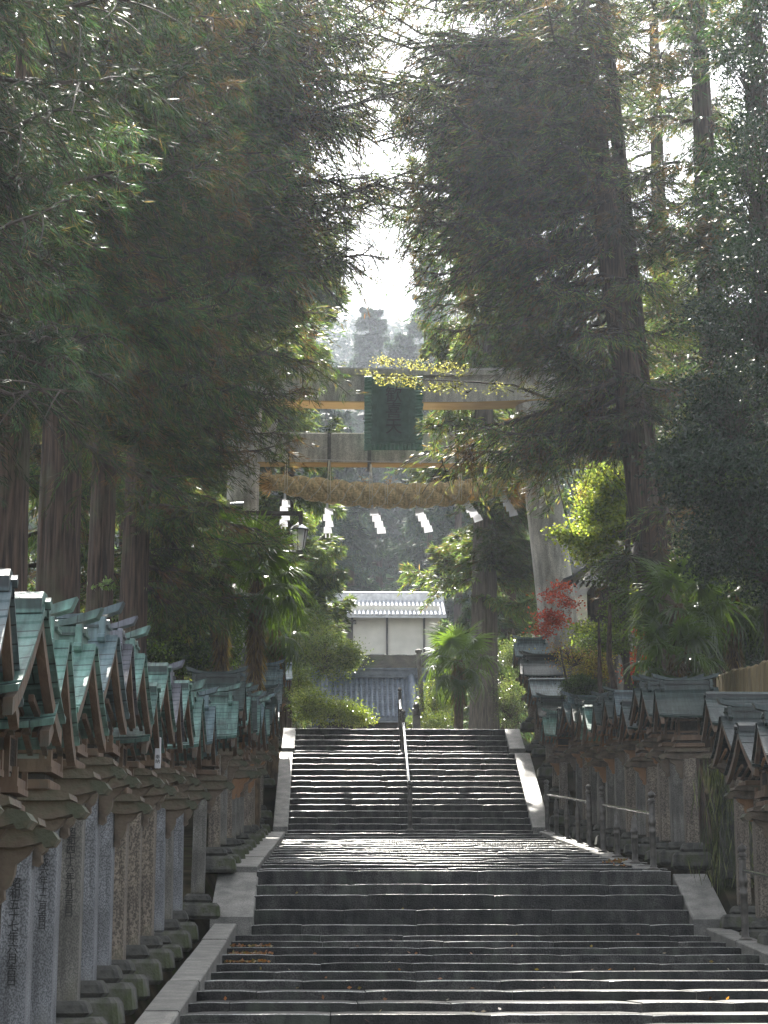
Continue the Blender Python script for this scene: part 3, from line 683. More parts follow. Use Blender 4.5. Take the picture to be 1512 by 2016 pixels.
# ------------------------------------------------------------------ street lamp (left)
SD=43.0
b0=P(424,1310,SD); root=empty('street_lamp',(b0.x,SD,gz(SD))); tag(root,'dark lamp post with a hanging lantern on a long arm above the left row','street lamp')
def srel(p): return Vector(p)-root.location
top=P(422,992,SD); mb=MB(); a=srel((b0.x,SD,gz(SD))); bt=srel(top); mb.tube([a,bt],.075,n=10); mb.build('pole','wood_d',root,smooth=True)
mb=MB(); a=srel(P(405,1008,SD)); c=srel(P(592,1013,SD)); mb.box((a+c)/2,(c.x-a.x,.09,.09)); mb.box(srel(P(592,1020,SD)),(.09,.1,.3)); mb.build('arm','wood_d',root)
mb=MB(); c=srel(P(465,998,SD)); mb.tube([c+Vector((-.13,-.1,0)),c+Vector((.16,-.1,.0))],[.075,.09],n=12); mb.box(c+Vector((0,-.02,-.09)),(.05,.1,.08)); mb.build('loudspeaker','steel',root,smooth=True)
lc=srel(P(589,1062,SD)); lf=MB()
hx_t,hx_b=.19,.11
for k in range(6):
    a=k*PI/3+.3; lf.tube([lc+Vector((hx_t*math.cos(a),hx_t*math.sin(a),.22)),lc+Vector((hx_b*math.cos(a),hx_b*math.sin(a),-.26))],.013,n=5)
lf.lathe([(hx_b+.01,-.3),(hx_b+.02,-.26)],c=lc,n=6); lf.lathe([(hx_t+.01,.2),(hx_t+.03,.23)],c=lc,n=6); lf.tube([lc+Vector((0,0,.34)),lc+Vector((0,0,.5))],.02,n=6)
lf.build('lamp_frame','metal',root)
mb=MB(); mb.lathe([(.24,.21),(.2,.26),(.1,.33),(.04,.38)],c=lc,n=12); mb.build('lamp_cap','steel',root,smooth=True)
mb=MB(); mb.lathe([(hx_b-.012,-.25),(hx_t-.012,.2)],c=lc,n=6); mb.build('lamp_glass','glass',root)
# ------------------------------------------------------------------ tall wooden lantern (right of the gate)
LD=46.5
c0=P(1200,1340,LD); root=empty('wooden_lantern_house',(c0.x,LD,gz(LD))); tag(root,'tall wooden lantern house with latticed window on a mossy stone pillar, right of the gate','lantern')
def hr(p): return Vector(p)-root.location
zb=hr(P(1190,1240,LD)).z
mb=MB(); mb.box((0,0,zb/2),(.36,.36,zb),bev=.03); mb.build('stone_pillar','granite',root)
mb=MB(); mb.box((0,0,zb+.05),(1.0,.8,.12),bev=.03); mb.box((0,0,zb+.15),(.86,.7,.08)); mb.build('platform','block',root)
zt=hr(P(1190,1165,LD)).z
mb=MB()
for sx in (-1,1):
    for sy in (-1,1): mb.box((sx*.4,sy*.32,(zb+zt)/2+.1),(.08,.08,zt-zb-.1))
for z in (zb+.24,zt+.02):
    for s_ in (-1,1): mb.box((0,s_*.32,z),(.72,.06,.09)); mb.box((s_*.4,0,z),(.06,.56,.09))
bd=mb.build('body','wood_d',root)
mb=MB(); mb.box((0,0,(zb+zt)/2+.12),(.7,.5,zt-zb-.16)); mb.build('window_pane','wood',bd)
mb=MB()
for k in range(13): mb.box((-.33+k*.055,-.3,(zb+zt)/2+.12),(.018,.02,zt-zb-.2))
for k in range(9): mb.box((0,-.29,zb+.3+k*(zt-zb-.28)/8),(.68,.02,.018))
mb.build('lattice','scroll',bd)
mb=MB(); hd=1.15; hx=1.12; rz_=hr(P(1130,1085,LD)).z
for sgn in (-1,1):
    V=[];Fs=[]; n=8
    for i in range(n+1):
        t=i/n; x=hx*(1-t)+.06*t; z=zt+.18+(rz_-zt-.18)*(.35*t+.65*t**1.7)
        for (y,dz) in ((-hd*.6,0),(hd*.6,0),(hd*.6,-.06),(-hd*.6,-.06)): V.append((sgn*x,y,z+dz))
    for i in range(n):
        for q in range(4): Fs.append((i*4+q,(i+1)*4+q,(i+1)*4+(q+1)%4,i*4+(q+1)%4))
    Fs+=[(0,1,2,3),tuple(n*4+q for q in(3,2,1,0))]; mb.add(V,Fs)
mb.build('roof','cop_p',root)
mb=MB(); mb.box((0,0,rz_+.05),(.18,1.5,.2)); mb.build('ridge','cop_p',root)
mb=MB()
for k in range(14): mb.box((-.9+k*.138,-.3,zt+.14),(.04,.7,.05))
mb.build('rafters','wood_d',root)
# ------------------------------------------------------------------ plank fence
A=P(1413,1328,36.5); B=P(1540,1294,31); root=empty('plank_fence',(A.x,A.y,gz(34))); tag(root,'weathered upright plank fence behind the right row of lanterns','fence')
n=17
mb=MB()
for k in range(n):
    t=(k+.5)/n; p=A.lerp(B,t)-root.location; ln=(B-A).length/n; an=math.atan2(B.y-A.y,B.x-A.x)
    mb=MB(); hgt=p.z+.6+rnd.uniform(-.03,.03)
    mb.box((p.x,p.y,hgt/2-.6),(ln*.93,.08,hgt),rz=an,bev=.02); mb.build('plank','fence',root)
mb=MB(); a=A-root.location; b_=B-root.location; mid=(a+b_)/2; mb.box((mid.x+.08,mid.y+.05,mid.z-.6),((B-A).length,.05,.1),rz=math.atan2(b_.y-a.y,b_.x-a.x)); mb.build('cross_rail','fence',root)
# ------------------------------------------------------------------ buildings behind
BD=95.0
wl=P(640,1305,BD); wr=P(866,1305,BD); zbot=P(760,1303,BD).z; ztop=P(760,1208,BD).z
root=empty('white_storehouse',((wl.x+wr.x)/2,BD,zbot)); tag(root,'white plastered storehouse with bright tiled roof beyond the stairs','building')
Wd=wr.x-wl.x; Hh=ztop-zbot
mb=MB(); mb.box((0,2,Hh/2+.2),(Wd,4,Hh+.4)); mb.build('wall','plaster',root)
mb=MB()
for px in (762,835,693): 
    x=P(px,1250,BD).x-root.location.x; mb.box((x,-.03,Hh/2),(.1,.1,Hh))
mb.box((0,-.04,-.02),(Wd+.3,.16,.14)); mb.build('timber_frame','wood_d',root)
x=P(682,1250,BD).x-root.location.x
mb=MB(); mb.box((x-.1,-.05,Hh-1.3),(.75,.08,1.3)); mb.box((x-.05,-.2,Hh-.45),(1.0,.35,.14)); mb.build('window','wood_d',root)
zr=P(760,1174,BD).z-zbot
mb=MB(); rib=26; x0_=-Wd/2-.3; x1_=Wd/2+.3
def tiled(mb,x0_,x1_,n,y0_,z0_,y1_,z1_,r_,back=True):
    mb.add([(x0_,y0_,z0_),(x1_,y0_,z0_),(x1_,y1_,z1_),(x0_,y1_,z1_),(x0_,y0_,z0_-.12),(x1_,y0_,z0_-.12),(x1_,y1_,z1_-.12),(x0_,y1_,z1_-.12)],[(0,1,2,3),(7,6,5,4),(0,4,5,1),(1,5,6,2),(2,6,7,3),(3,7,4,0)])
    for k in range(n):
        x=x0_+(x1_-x0_)*(k+.5)/n
        mb.tube([(x,y0_-.04,z0_+.01),(x,y1_,z1_+.01)],r_,n=8)
        m_=14
    for k in range(16):
        t=k/16; mb.box(((x0_+x1_)/2,y0_+(y1_-y0_)*t,z0_+(z1_-z0_)*t+.012),(x1_-x0_,abs(y1_-y0_)/60,.03))
yy0=-.7; z_e=P(760,1211,BD-.7).z-zbot; z_r=P(760,1180,BD+1.6).z-zbot
tiled(mb,x0_,x1_,30,-.7,z_e,1.9,z_r,.055); mb.build('roof','tile_l',root,smooth=True)
mb=MB(); mb.add([(x0_,1.92,z_r-.1),(x1_,1.92,z_r-.1),(x1_,4.6,z_e),(x0_,4.6,z_e),(x0_,1.92,z_r),(x1_,1.92,z_r),(x1_,4.6,z_e+.1),(x0_,4.6,z_e+.1)],[(0,1,2,3),(7,6,5,4),(0,4,5,1),(1,5,6,2),(2,6,7,3),(3,7,4,0)]); mb.build('rear_roof','tile',root)
mb=MB(); mb.box((0,1.9,z_r+.12),(x1_-x0_,.35,.34)); mb.tube([(x0_,1.9,z_r+.33),(x1_,1.9,z_r+.33)],.1,n=8); mb.build('ridge','tile_l',root)
# stone retaining wall under it
root=empty('rubble_wall',(P(760,1320,92).x,92.5,zbot-2.6)); tag(root,'rough stone retaining wall below the white storehouse','wall')
mb=MB(); r_=random.Random(4)
for row in range(5):
    x=-8
    while x<8:
        w=r_.uniform(.5,1.1); mb.box((x+w/2,r_.uniform(-.08,.08),.3+row*.5),(w*.96,.9,.48),bev=.09); x+=w
mb.build('stones','rock',root)
# tiled wall / low gate roof
GD=60.0
root=empty('tiled_roof_wall',(P(725,1400,GD).x,GD+1.2,TOPZ)); tag(root,'low wall with blue-grey tiled roof just beyond the top step','wall')
xa=P(612,1400,GD).x-root.location.x; xb=P(842,1400,GD).x-root.location.x
za=P(760,1412,GD).z-TOPZ; zb_=P(760,1334,GD+1.3).z-TOPZ
mb=MB(); mb.box(((xa+xb)/2,.3,za/2),(xb-xa-.4,.35,za)); mb.build('wall','wood_d',root)
mb=MB(); tiled(mb,xa,xb,22,-1.2,za,.1,zb_,.05); mb.build('roof','tile',root,smooth=True)
mb=MB(); mb.add([(xa,.14,zb_-.1),(xb,.14,zb_-.1),(xb,1.5,za),(xa,1.5,za),(xa,.14,zb_),(xb,.14,zb_),(xb,1.5,za+.1),(xa,1.5,za+.1)],[(0,1,2,3),(7,6,5,4),(0,4,5,1),(1,5,6,2),(2,6,7,3),(3,7,4,0)]); mb.build('rear_roof','tile',root)
mb=MB(); mb.box(((xa+xb)/2,.1,zb_+.1),(xb-xa,.3,.24)); mb.box(((xa+xb)/2,.1,zb_+.245),(xb-xa+.1,.42,.05))
for k in range(24): mb.tube([(xa+.1+k*(xb-xa-.2)/23,-.07,zb_+.1),(xa+.1+k*(xb-xa-.2)/23,-.1,zb_+.1)],.055,n=8)
mb.build('ridge','tile',root)
for px in (640,812):
    x=P(px,1370,GD).x-root.location.x; mb=MB(); mb.tube([(x,-1.25,za+.06),(x,.1,zb_+.1)],.13,n=10); mb.box((x,-1.27,za+.08),(.3,.08,.3)); mb.build('roof_rib','tile',root,smooth=True)
# little stone guardian on its plinth
gp=P(820,1434,52); root=empty('stone_guardian_lantern',(gp.x,52,TOPZ)); tag(root,'small dark carved figure on a square stone plinth right of the handrail top','statue')
hp=P(820,1409,52).z-TOPZ
if hp<.2: hp=.2
mb=MB(); mb.box((0,0,hp/2),(.2,.2,hp),bev=.01); mb.build('plinth','kerb',root)
mb=MB(); mb.lathe([(.1,0),(.12,.04),(.1,.12),(.07,.18),(.085,.22),(.09,.27),(.06,.31),(.02,.34)],c=(0,0,hp),n=10); mb.box((-.08,0,hp+.1),(.05,.08,.18),bev=.01); mb.box((.08,0,hp+.1),(.05,.08,.18),bev=.01)
mb.box((-.05,-.02,hp+.3),(.03,.03,.06)); mb.box((.05,-.02,hp+.3),(.03,.03,.06)); mb.build('figure','metal',root,smooth=True)
pp=P(836,1340,56); mb=MB(); mb.tube([(0,0,0),(0,0,P(830,1284,56).z-TOPZ)],.07,n=10); mb.lathe([(.1,0),(.1,.06),(.03,.1)],c=(0,0,P(830,1284,56).z-TOPZ),n=10); o=mb.build('drain_pole','granite'); o.location=(pp.x,56,TOPZ); o.rotation_euler=(0,R(-3),0); tag(o,'slim grey pole standing right of the tiled wall roof','pole')
# ------------------------------------------------------------------ vegetation templates
def cedar_tpl(seed,L,brown=.3,dens=1.0,droop=.25,hang=.55):
    g=np.random.default_rng(seed); pos=[];dr=[];ln=[];tubes=[]
    n=9; s=np.linspace(0,1,n); wob=np.cumsum(g.normal(0,.045*L,n)); 
    main=np.stack([L*s,wob,L*(-droop*s+ .28*s**2.4)+np.cumsum(g.normal(0,.022*L,n))],1)
    tubes.append((main,np.linspace(.045,.008,n)*L/3))
    k=int(11*L*dens**.5)
    for i in range(k):
        t=min(.985,.1+.88*(i+g.uniform(-.45,.45))/k); c=np.array([np.interp(t,s,main[:,j]) for j in range(3)]); sd=1 if i%2 else -1
        l=(L*.30*(1-t)**.55+.28)*g.uniform(.4,1.35); az=sd*R(g.uniform(15,85)); m=6; u=np.linspace(0,1,m)
        dz0=g.uniform(-.5,.3); cv=g.normal(0,.35)
        sub=np.stack([c[0]+l*u*math.cos(az)-cv*l*u*u*math.sin(az),c[1]+l*u*math.sin(az)+cv*l*u*u*math.cos(az),c[2]+l*(dz0*u-.45*u**2*g.uniform(.5,1.3))],1)
        tubes.append((sub,np.linspace(.011,.004,m)))
        nt=max(3,int(l/.1)); 
        for q in range(nt):
            uu=(q+.5)/nt; cc=np.array([np.interp(uu,u,sub[:,j]) for j in range(3)])
            ns=int(g.integers(9,16)*dens); 
            base=np.array([math.cos(az),math.sin(az),-hang])+g.normal(0,.3,3)
            d=base*.8+g.normal(0,.27,(ns,3)); 
            pos.append(cc+g.normal(0,.028,(ns,3))+base*g.uniform(0,.12,(ns,1))); dr.append(d); ln.append(g.uniform(.1,.22,ns))
    for q in range(12):
        ns=10; cc=main[-1]-np.array([.03*q,0,0]); pos.append(cc+g.normal(0,.03,(ns,3))); dr.append(np.array([.6,0,-.2])+g.normal(0,.4,(ns,3))); ln.append(g.uniform(.1,.2,ns))
    return np.concatenate(pos),np.concatenate(dr),np.concatenate(ln),tubes
LAC=[cedar_tpl(s_,3.0,dens=.8,droop=.2,hang=.6) for s_ in (11,12,13)]
TPL=[cedar_tpl(s,3.0,dens=d,droop=dp,hang=h) for s,d,dp,h in ((1,1,.25,.55),(2,1.1,.35,.8),(3,.9,.1,.4),(4,1.0,.45,.9),(5,.8,.3,.6))]
def xf(pts,sc,pitch,az,loc):
    # scale, pitch about y, rotate about z, move
    cp,sp=math.cos(pitch),math.sin(pitch); ca,sa=math.cos(az),math.sin(az)
    x=pts[:,0]*sc;y=pts[:,1]*sc;z=pts[:,2]*sc
    x2=x*cp-z*sp; z2=x*sp+z*cp
    return np.stack([x2*ca-y*sa+loc[0],x2*sa+y*ca+loc[1],z2+loc[2]],1)
def cedar(name,x,y,z,H,rb,branches,label,cols,probs,seed,lean=(0,0),mat='needle',group=None,cat='tree',needle_w=.018,keep=1.0,bark='bark',patchy=True,lenk=1.0,rootflare=1.35,side=None):
    """branches: list of (height above base, azimuth, length, pitch)"""
    g=np.random.default_rng(seed)
    root=empty(name,(x,y,z)); tag(root,label,cat,group)
    n=14; hs=np.linspace(0,1,n); 
    path=[Vector((lean[0]*h+ .06*math.sin(h*5+seed),lean[1]*h,H*h-.3*(h==0))) for h in hs]
    rad=[rb*((1-h)**.75*.92+.06)*(1+(rootflare-1)*max(0,1-h*H/1.6)) for h in hs]
    mb=MB(); 
    # fluted trunk
    nn=56; V=[];Fs=[]
    ph=[g.uniform(0,6.28) for _ in range(3)]
    fine=[]
    for i in range(len(path)-1):
        for k in range(3): fine.append((path[i].lerp(path[i+1],k/3),rad[i]+(rad[i+1]-rad[i])*k/3))
    fine.append((path[-1],rad[-1]))
    for i,(p,r_) in enumerate(fine):
        for k in range(nn):
            a=2*PI*k/nn; f=1+.06*math.sin(5*a+ph[0]+i*.1)+.04*math.sin(9*a+ph[1])+.03*math.sin(3*a+ph[2]-i*.15)+.03*math.sin(19*a+ph[1]+1.5*math.sin(i*.5+ph[0]))+g.normal(0,.012)
            V.append((p.x+r_*f*math.cos(a),p.y+r_*f*math.sin(a),p.z))
    for i in range(len(fine)-1):
        for k in range(nn): Fs.append((i*nn+k,i*nn+(k+1)%nn,(i+1)*nn+(k+1)%nn,(i+1)*nn+k))
    mb.add(V,Fs); mb.build('trunk',bark,root,smooth=True)
    lb=MB(); PP=[];DD=[];LL=[];CC=[]
    for bi,br_ in enumerate(branches):
        h,az,L,pt=br_[:4]; kp=br_[4] if len(br_)>4 else keep
        if side and len(br_)<5: L=clipbranch(x+lean[0]*h/H,y,z,h,az,L,pt,side)
        if L<.7: continue
        tp=TPL[int(g.integers(len(TPL)))]; sc=L/3.0; t=min(.99,h/H); c=Vector((np.interp(t,hs,[p.x for p in path]),np.interp(t,hs,[p.y for p in path]),h))
        p=xf(tp[0],sc,pt,az,c); d=xf(tp[1],1,pt,az,(0,0,0))
        m_=np.ones(len(p),bool) if kp>=1 else g.random(len(p))<kp
        p=p[m_];d=d[m_];l=tp[2][m_]*lenk
        cc=palette(g,len(p),cols,probs,.3)
        cc=cc*g.uniform(.5,1.75)*(1+.35*np.sin(p[:,0:1]*2.3+bi)*np.sin(p[:,2:3]*2.9+seed)).astype(np.float32)
        if patchy:   # whole sprays turn brown
            cellr=np.sin(p[:,0]*5.1+seed)+np.sin(p[:,1]*4.3+bi)+np.sin(p[:,2]*4.7+seed*2)
            br=cellr>1.45; cc[br]=palette(g,int(br.sum()),[BROWN,RUST],[.7,.3],.25)
        PP.append(p);DD.append(d);LL.append(l);CC.append(cc)
        for (pts,rd) in tp[3]:
            q=xf(pts,sc,pt,az,c); lb.tube([Vector(v) for v in q],list(rd*max(1,sc)),n=4 if len(pts)<8 else 6,caps=False)
    if lb.v: lb.build('limbs','twig',root)
    if PP:
        leaf_mesh('crown',np.concatenate(PP),np.concatenate(DD),np.concatenate(LL),needle_w,np.concatenate(CC),mat,root,seed=seed)
    return root
LIML=[(-400,700),(500,690),(640,660),(720,640),(850,620),(905,440),(1000,430),(1160,430),(1300,470)]
LIMR=[(-400,860),(500,870),(640,900),(780,950),(850,985),(925,985),(940,1235),(1080,1235),(1200,1240),(1300,1330)]
def lim(row,T): return float(np.interp(row,[a for a,_ in T],[b_ for _,b_ in T]))
def topix(x,y,z):
    v=RM.transposed()@Vector((x,y,z)); return 756+F*v.x/-v.z,1008-F*v.y/-v.z
def clipbranch(x,y,z,h,az,L,pt,side):
    while L>.6:
        ok=True
        for u in (.6,1.0):
            tx=x+L*u*math.cos(az); ty=y+L*u*math.sin(az); tz=z+h+L*u*(math.sin(pt)-.3)-.35
            px,row=topix(tx,ty,tz)
            if side=='L' and px>lim(row,LIML)-12: ok=False
            if side=='R' and px<lim(row,LIMR)+12: ok=False
        if ok: return L
        L*=.85
    return 0
def aim(x,y,z,lean,H,px,row,D,kp,dn=.12):
    T=P(px,row,D); L0=math.hypot(T.x-x,T.y-y); h=T.z-z+dn*L0
    bx=x+lean[0]*h/H; by=y+lean[1]*h/H
    return (h,math.atan2(T.y-by,T.x-bx),math.hypot(T.x-bx,T.y-by),-dn*.6,kp)
def ring(g,h0,h1,n,L0,L1,azc=None,azs=PI,p0=-.1,p1=.2):
    out=[]
    for i in range(n):
        t=(i+g.uniform(0,1))/n; h=h0+(h1-h0)*t; az=(g.uniform(0,2*PI) if azc is None else azc+g.uniform(-azs,azs))
        out.append((h,az,(L0+(L1-L0)*t)*g.uniform(.75,1.2),g.uniform(p0,p1)))
    return out
DARK=([GREEN_D,GREEN_M,OLIVE,BROWN],[.5,.22,.16,.12])
MID=([GREEN_D,GREEN_M,GREEN_L,BROWN,OLIVE],[.2,.35,.2,.1,.15])
def place(px,D,row=None): return P(px,1300,D).x
G=lambda s:np.random.default_rng(s)
# left foreground cedars -------------------------------------------------------
def sparse(g,n,h0,h1,azc,azs,L0,L1,kp,p0=-.15,p1=.25): return [(g.uniform(h0,h1),azc+g.uniform(-azs,azs),g.uniform(L0,L1),g.uniform(p0,p1),kp) for _ in range(n)]
g=G(101)
x=place(12,24.5); br=ring(g,6.3,12.5,24,2.4,3.0,-.5,1.6,-.35,.1)
cedar('cedar_tree',x,24.5,gz(24.5),22,.25,br,'straight cedar trunk at the left edge with dark drooping sprays',*DARK,seed=21,side='L',needle_w=.013,keep=.75)
g=G(102)
x=place(115,27.5); br=ring(g,7.3,15.0,36,2.8,3.5,-.3,1.7,-.25,.15)
cedar('cedar_tree',x,27.5,gz(27.5),26,.33,br,'thickest reddish cedar trunk behind the left row, second from the left edge',*DARK,seed=22,side='L',needle_w=.015,keep=.65)
g=G(103)
x=place(200,31); br=ring(g,6.4,16,38,2.8,3.6,-.1,1.6,-.25,.2)
cedar('cedar_tree',x,31,gz(31),26,.22,br,'cedar with dark furrowed trunk just right of the thickest trunk',*DARK,seed=23,side='L',needle_w=.016,keep=.6,mat='needle_s')
g=G(104)
x=place(262,36); br=ring(g,4.5,19,44,3.0,3.9,0,1.6,-.3,.25)+sparse(g,10,12,18,0,.5,3.6,4.8,.75)+sparse(g,14,11.5,19,-.1,.8,3.8,5.3,.7)+[aim(x,36,gz(36),(0,0),28,g.uniform(610,790),g.uniform(-20,520),g.uniform(33,40),.55) for _ in range(22)]+[aim(x,36,gz(36),(0,0),28,g.uniform(690,800),g.uniform(200,520),g.uniform(34,38),.75) for _ in range(9)]+[aim(x,36,gz(36),(0,0),28,*t,kp) for t,kp in (((650,700,38.5),.8),((655,640,39),.8),((620,790,37.5),.8),((560,860,37),.6),((545,955,38),.7),((560,1030,38),.8),((520,1075,37),.8),((590,760,35),.8),((500,800,36),.8))]
cedar('cedar_tree',x,36,gz(36),28,.27,br,'slimmer cedar at the right of the left trunk group, long branches over the gate',[GREEN_D,GREEN_M,GREEN_L,OLIVE,BROWN],[.3,.28,.12,.18,.12],seed=24,side='L',needle_w=.016,keep=.6,mat='needle_s')
# nearer overhanging sprays at the upper left (tree rooted left of frame)
g=G(105)
br=ring(g,5.4,11.0,24,2.4,3.0,.1,.9,-.5,.0)
cedar('cedar_tree',-4.6,17.5,gz(17.5),18,.3,br,'near cedar rooted outside the left edge, bluish sprays hanging in at upper left',[(.016,.032,.02),(.022,.045,.032),(.04,.055,.03),BROWN],[.3,.4,.22,.08],seed=25,needle_w=.0085,lenk=.75,patchy=False)
# left background cedars
bg=[(330,46,30,.4,64,3.6,'background cedar behind the street lamp, crown filling the left middle'),(100,44,30,.4,50,3.6,'background cedar hidden behind the left trunk group'),(400,66,26,.45,60,3.6,'hazy background cedar left of the gate pillar'),
    (-40,40,28,.4,40,3.4,'background cedar at the far left edge of the photo'),(250,60,28,.4,50,3.8,'background cedar deep behind the left trunks')]
for i,(px,D,H,rb,nb,L,lab) in enumerate(bg):
    g=G(200+i); br=ring(g,2.0,H*.8,nb,L,L*.75,None,PI,-.3,.2)
    cedar('cedar_tree',place(px,D),D,gz(D)-.2,H,rb,br,lab,*MID,seed=30+i,needle_w=.026,lenk=1.3,keep=.8,mat='needle_s' if i in (0,2) else 'needle',side='L')
# right big multi stem cedar ----------------------------------------------------
g=G(301)
RC=([GREEN_D,GREEN_M,GREEN_L,BROWN,OLIVE],[.3,.25,.12,.13,.2])
D=37; x=place(1352,D)
br=ring(g,6.2,16.5,28,2.6,3.4,PI,1.5,-.3,.25)+[(8.6,PI+.1,3.6,-.3,.8),(8.9,PI-.15,4.1,-.25,.8),(8.2,PI+.3,3.6,-.2,.8),(10.6,PI+.1,3.6,-.1,.7)]+sparse(g,14,11.8,18,PI,.6,3.6,5.2,.7)+[aim(x,37,gz(37),(-2.6,.5),26,*t,kp) for t,kp in (((815,890,41),.6),((900,870,40),.7),((960,900,40),.7),((1010,930,40),.8),((1000,830,39),.8),((960,740,39),.8),((930,640,39),.7),((1040,880,38),.8))]+[(h_,-PI/2+a_,2.6,-.25) for h_,a_ in ((5.6,-.3),(6.4,.3),(7.2,-.5),(8,.1),(9,.5),(10,-.3),(11,.2),(12,-.1),(13,.4),(14,0),(15,-.4),(16,.2))]
br=[b_ if len(b_)>4 else b_+() for b_ in br]
cedar('cedar_tree',x,D,gz(D),26,.36,br,'big leaning furrowed cedar trunk right of the gate',*RC,seed=41,lean=(-2.6,.5),rootflare=1.15,side='R',keep=.5,mat='needle_s')
g=G(302)
D=40; x=place(1348,D)
cedar('cedar_tree',x,D,gz(D),25,.26,ring(g,9,20,26,2.6,3.2,PI,2.2,-.2,.3)+sparse(g,14,12.5,19.5,PI,.7,3.6,5.3,.7)+[aim(x,40,gz(40),(-1.9,0),25,g.uniform(720,900),g.uniform(-20,540),g.uniform(37,43),.55) for _ in range(22)]+[aim(x,40,gz(40),(-1.9,0),25,g.uniform(730,830),g.uniform(160,540),g.uniform(37,42),.75) for _ in range(10)],'slender cedar stem with bare lower limbs, left of the big leaning trunk',[GREEN_D,GREEN_M,OLIVE,BROWN],[.45,.25,.2,.1],seed=42,lean=(-1.9,0),side='R',keep=.5)
g=G(303)
D=42; x=place(1345,D)
cedar('cedar_tree',x,D,gz(D),26,.2,ring(g,11,21,20,2.4,2.8,PI,1.8,-.2,.3)+sparse(g,4,13,19,PI,.4,3.6,4.4,.4),'thinnest dark cedar stem bending left against the bright sky',[GREEN_D,GREEN_M,OLIVE,BROWN],[.45,.25,.2,.1],seed=43,lean=(-3.3,0),side='R',keep=.5)
bgR=[(1420,44,28,.4,42,3.4,'background cedar behind the right fence'),(1540,38,26,.4,38,3.4,'dark cedar rooted outside the right edge of the photo'),(1330,58,30,.4,46,3.8,'hazy background cedar behind the leaning trunk')]
for i,(px,D,H,rb,nb,L,lab) in enumerate(bgR):
    g=G(320+i); br=ring(g,5.0,H*.86,nb,L,L*.75,None,PI,-.3,.2)
    cedar('cedar_tree',place(px,D),D,gz(D)-.2,H,rb,br,lab,*(DARK if i<2 else MID),seed=50+i,needle_w=.024,lenk=1.2,keep=.7,mat='needle_s' if i!=1 else 'needle',side='R')
# middle-distance trees framing the storehouse
g=G(401); D=66
cedar('cypress_tree',place(560,D),D,gz(D)-.2,24,.35,ring(g,2.5,20,80,2.6,1.8,None,PI,-.3,.3),'sunlit green cypress left of the white storehouse',[GREEN_M,GREEN_L,(.06,.1,.05),OLIVE],[.35,.25,.25,.15],seed=61,needle_w=.032,lenk=1.5,mat='needle_s',patchy=False)
g=G(402); D=58
cedar('cypress_tree',place(955,D),D,gz(D)-.1,23,.42,ring(g,5.2,21,74,2.2,1.7,None,PI,-.3,.3),'cypress with thick twin trunk at the top of the stairs on the right',[GREEN_M,GREEN_L,(.06,.1,.05),OLIVE,BROWN],[.3,.2,.25,.15,.1],seed=62,needle_w=.028,lenk=1.4,mat='needle_s',patchy=False,bark='bark_g')
g=G(403); D=72
cedar('cypress_tree',place(1000,D),D,gz(D),26,.35,ring(g,3,23,70,2.6,1.8,None,PI,-.3,.3),'taller hazy cypress standing behind the twin trunk cypress',[GREEN_M,(.05,.09,.06),OLIVE],[.4,.4,.2],seed=63,needle_w=.034,lenk=1.5,mat='needle_s',patchy=False)
for i,(px,D,H) in enumerate(((690,125,17),(640,118,21),(850,120,22),(905,112,24),(560,110,24),(745,140,14),(795,170,21),(728,190,23),(850,180,29))):
    g=G(430+i)
    cedar('hill_tree',place(px,D),D,gz(D)-.2,H,.3,ring(g,1.5,H*.97,50 if i<6 else 130,3.4,1.2,None,PI,-.3,.3),['bluish hazy tree above the left end of the storehouse roof','hazy tree on the slope left of the storehouse','hazy tree on the slope right of the storehouse','tall hazy tree behind the gate plaque on the right','tall hazy tree behind the left gate pillar','small hazy tree on the slope behind the storehouse','pointed hazy tree against the bright sky gap above the gate','pointed hazy tree above the plaque, left of the sky gap centre','tallest pointed hazy tree right of the bright sky gap'][i],[(.025,.05,.035),(.035,.065,.04),GREEN_M],[.4,.3,.3],seed=70+i,needle_w=.06,lenk=2.4,mat='needle_d',patchy=False,group='hazy trees on the far slope',keep=.6 if i<6 else .8)
# far forest on the hill: one mass
g=G(500); N=1500; tx=g.uniform(-110,110,N); ty=g.uniform(140,430,N); PP=[];DD=[]
m_=np.abs(tx-8)<ty*.27+8; tx=tx[m_];ty=ty[m_]
for a,b_ in zip(tx,ty):
    h=g.uniform(7,13); k=130; u=g.random(k)**.8; rr=(1-u)*g.uniform(2.4,3.6)*np.sqrt(g.random(k))*1.1+.2; an=g.uniform(0,2*PI,k)
    PP.append(np.stack([a+rr*np.cos(an),b_+rr*np.sin(an),gz(b_)+1+h*u],1)); DD.append(np.stack([np.cos(an),np.sin(an),-.5+g.normal(0,.4,k)],1))
PP=np.concatenate(PP);DD=np.concatenate(DD); n=len(PP)
o=leaf_mesh('distant_forest',PP,DD,g.uniform(.9,1.9,n),.75,palette(g,n,[(.02,.038,.028),(.03,.055,.035),(.045,.055,.03)],[.45,.35,.2],.25),'needle_d',seed=9); tag(o,'dense hazy forest covering the far hillside','forest',kind='stuff')
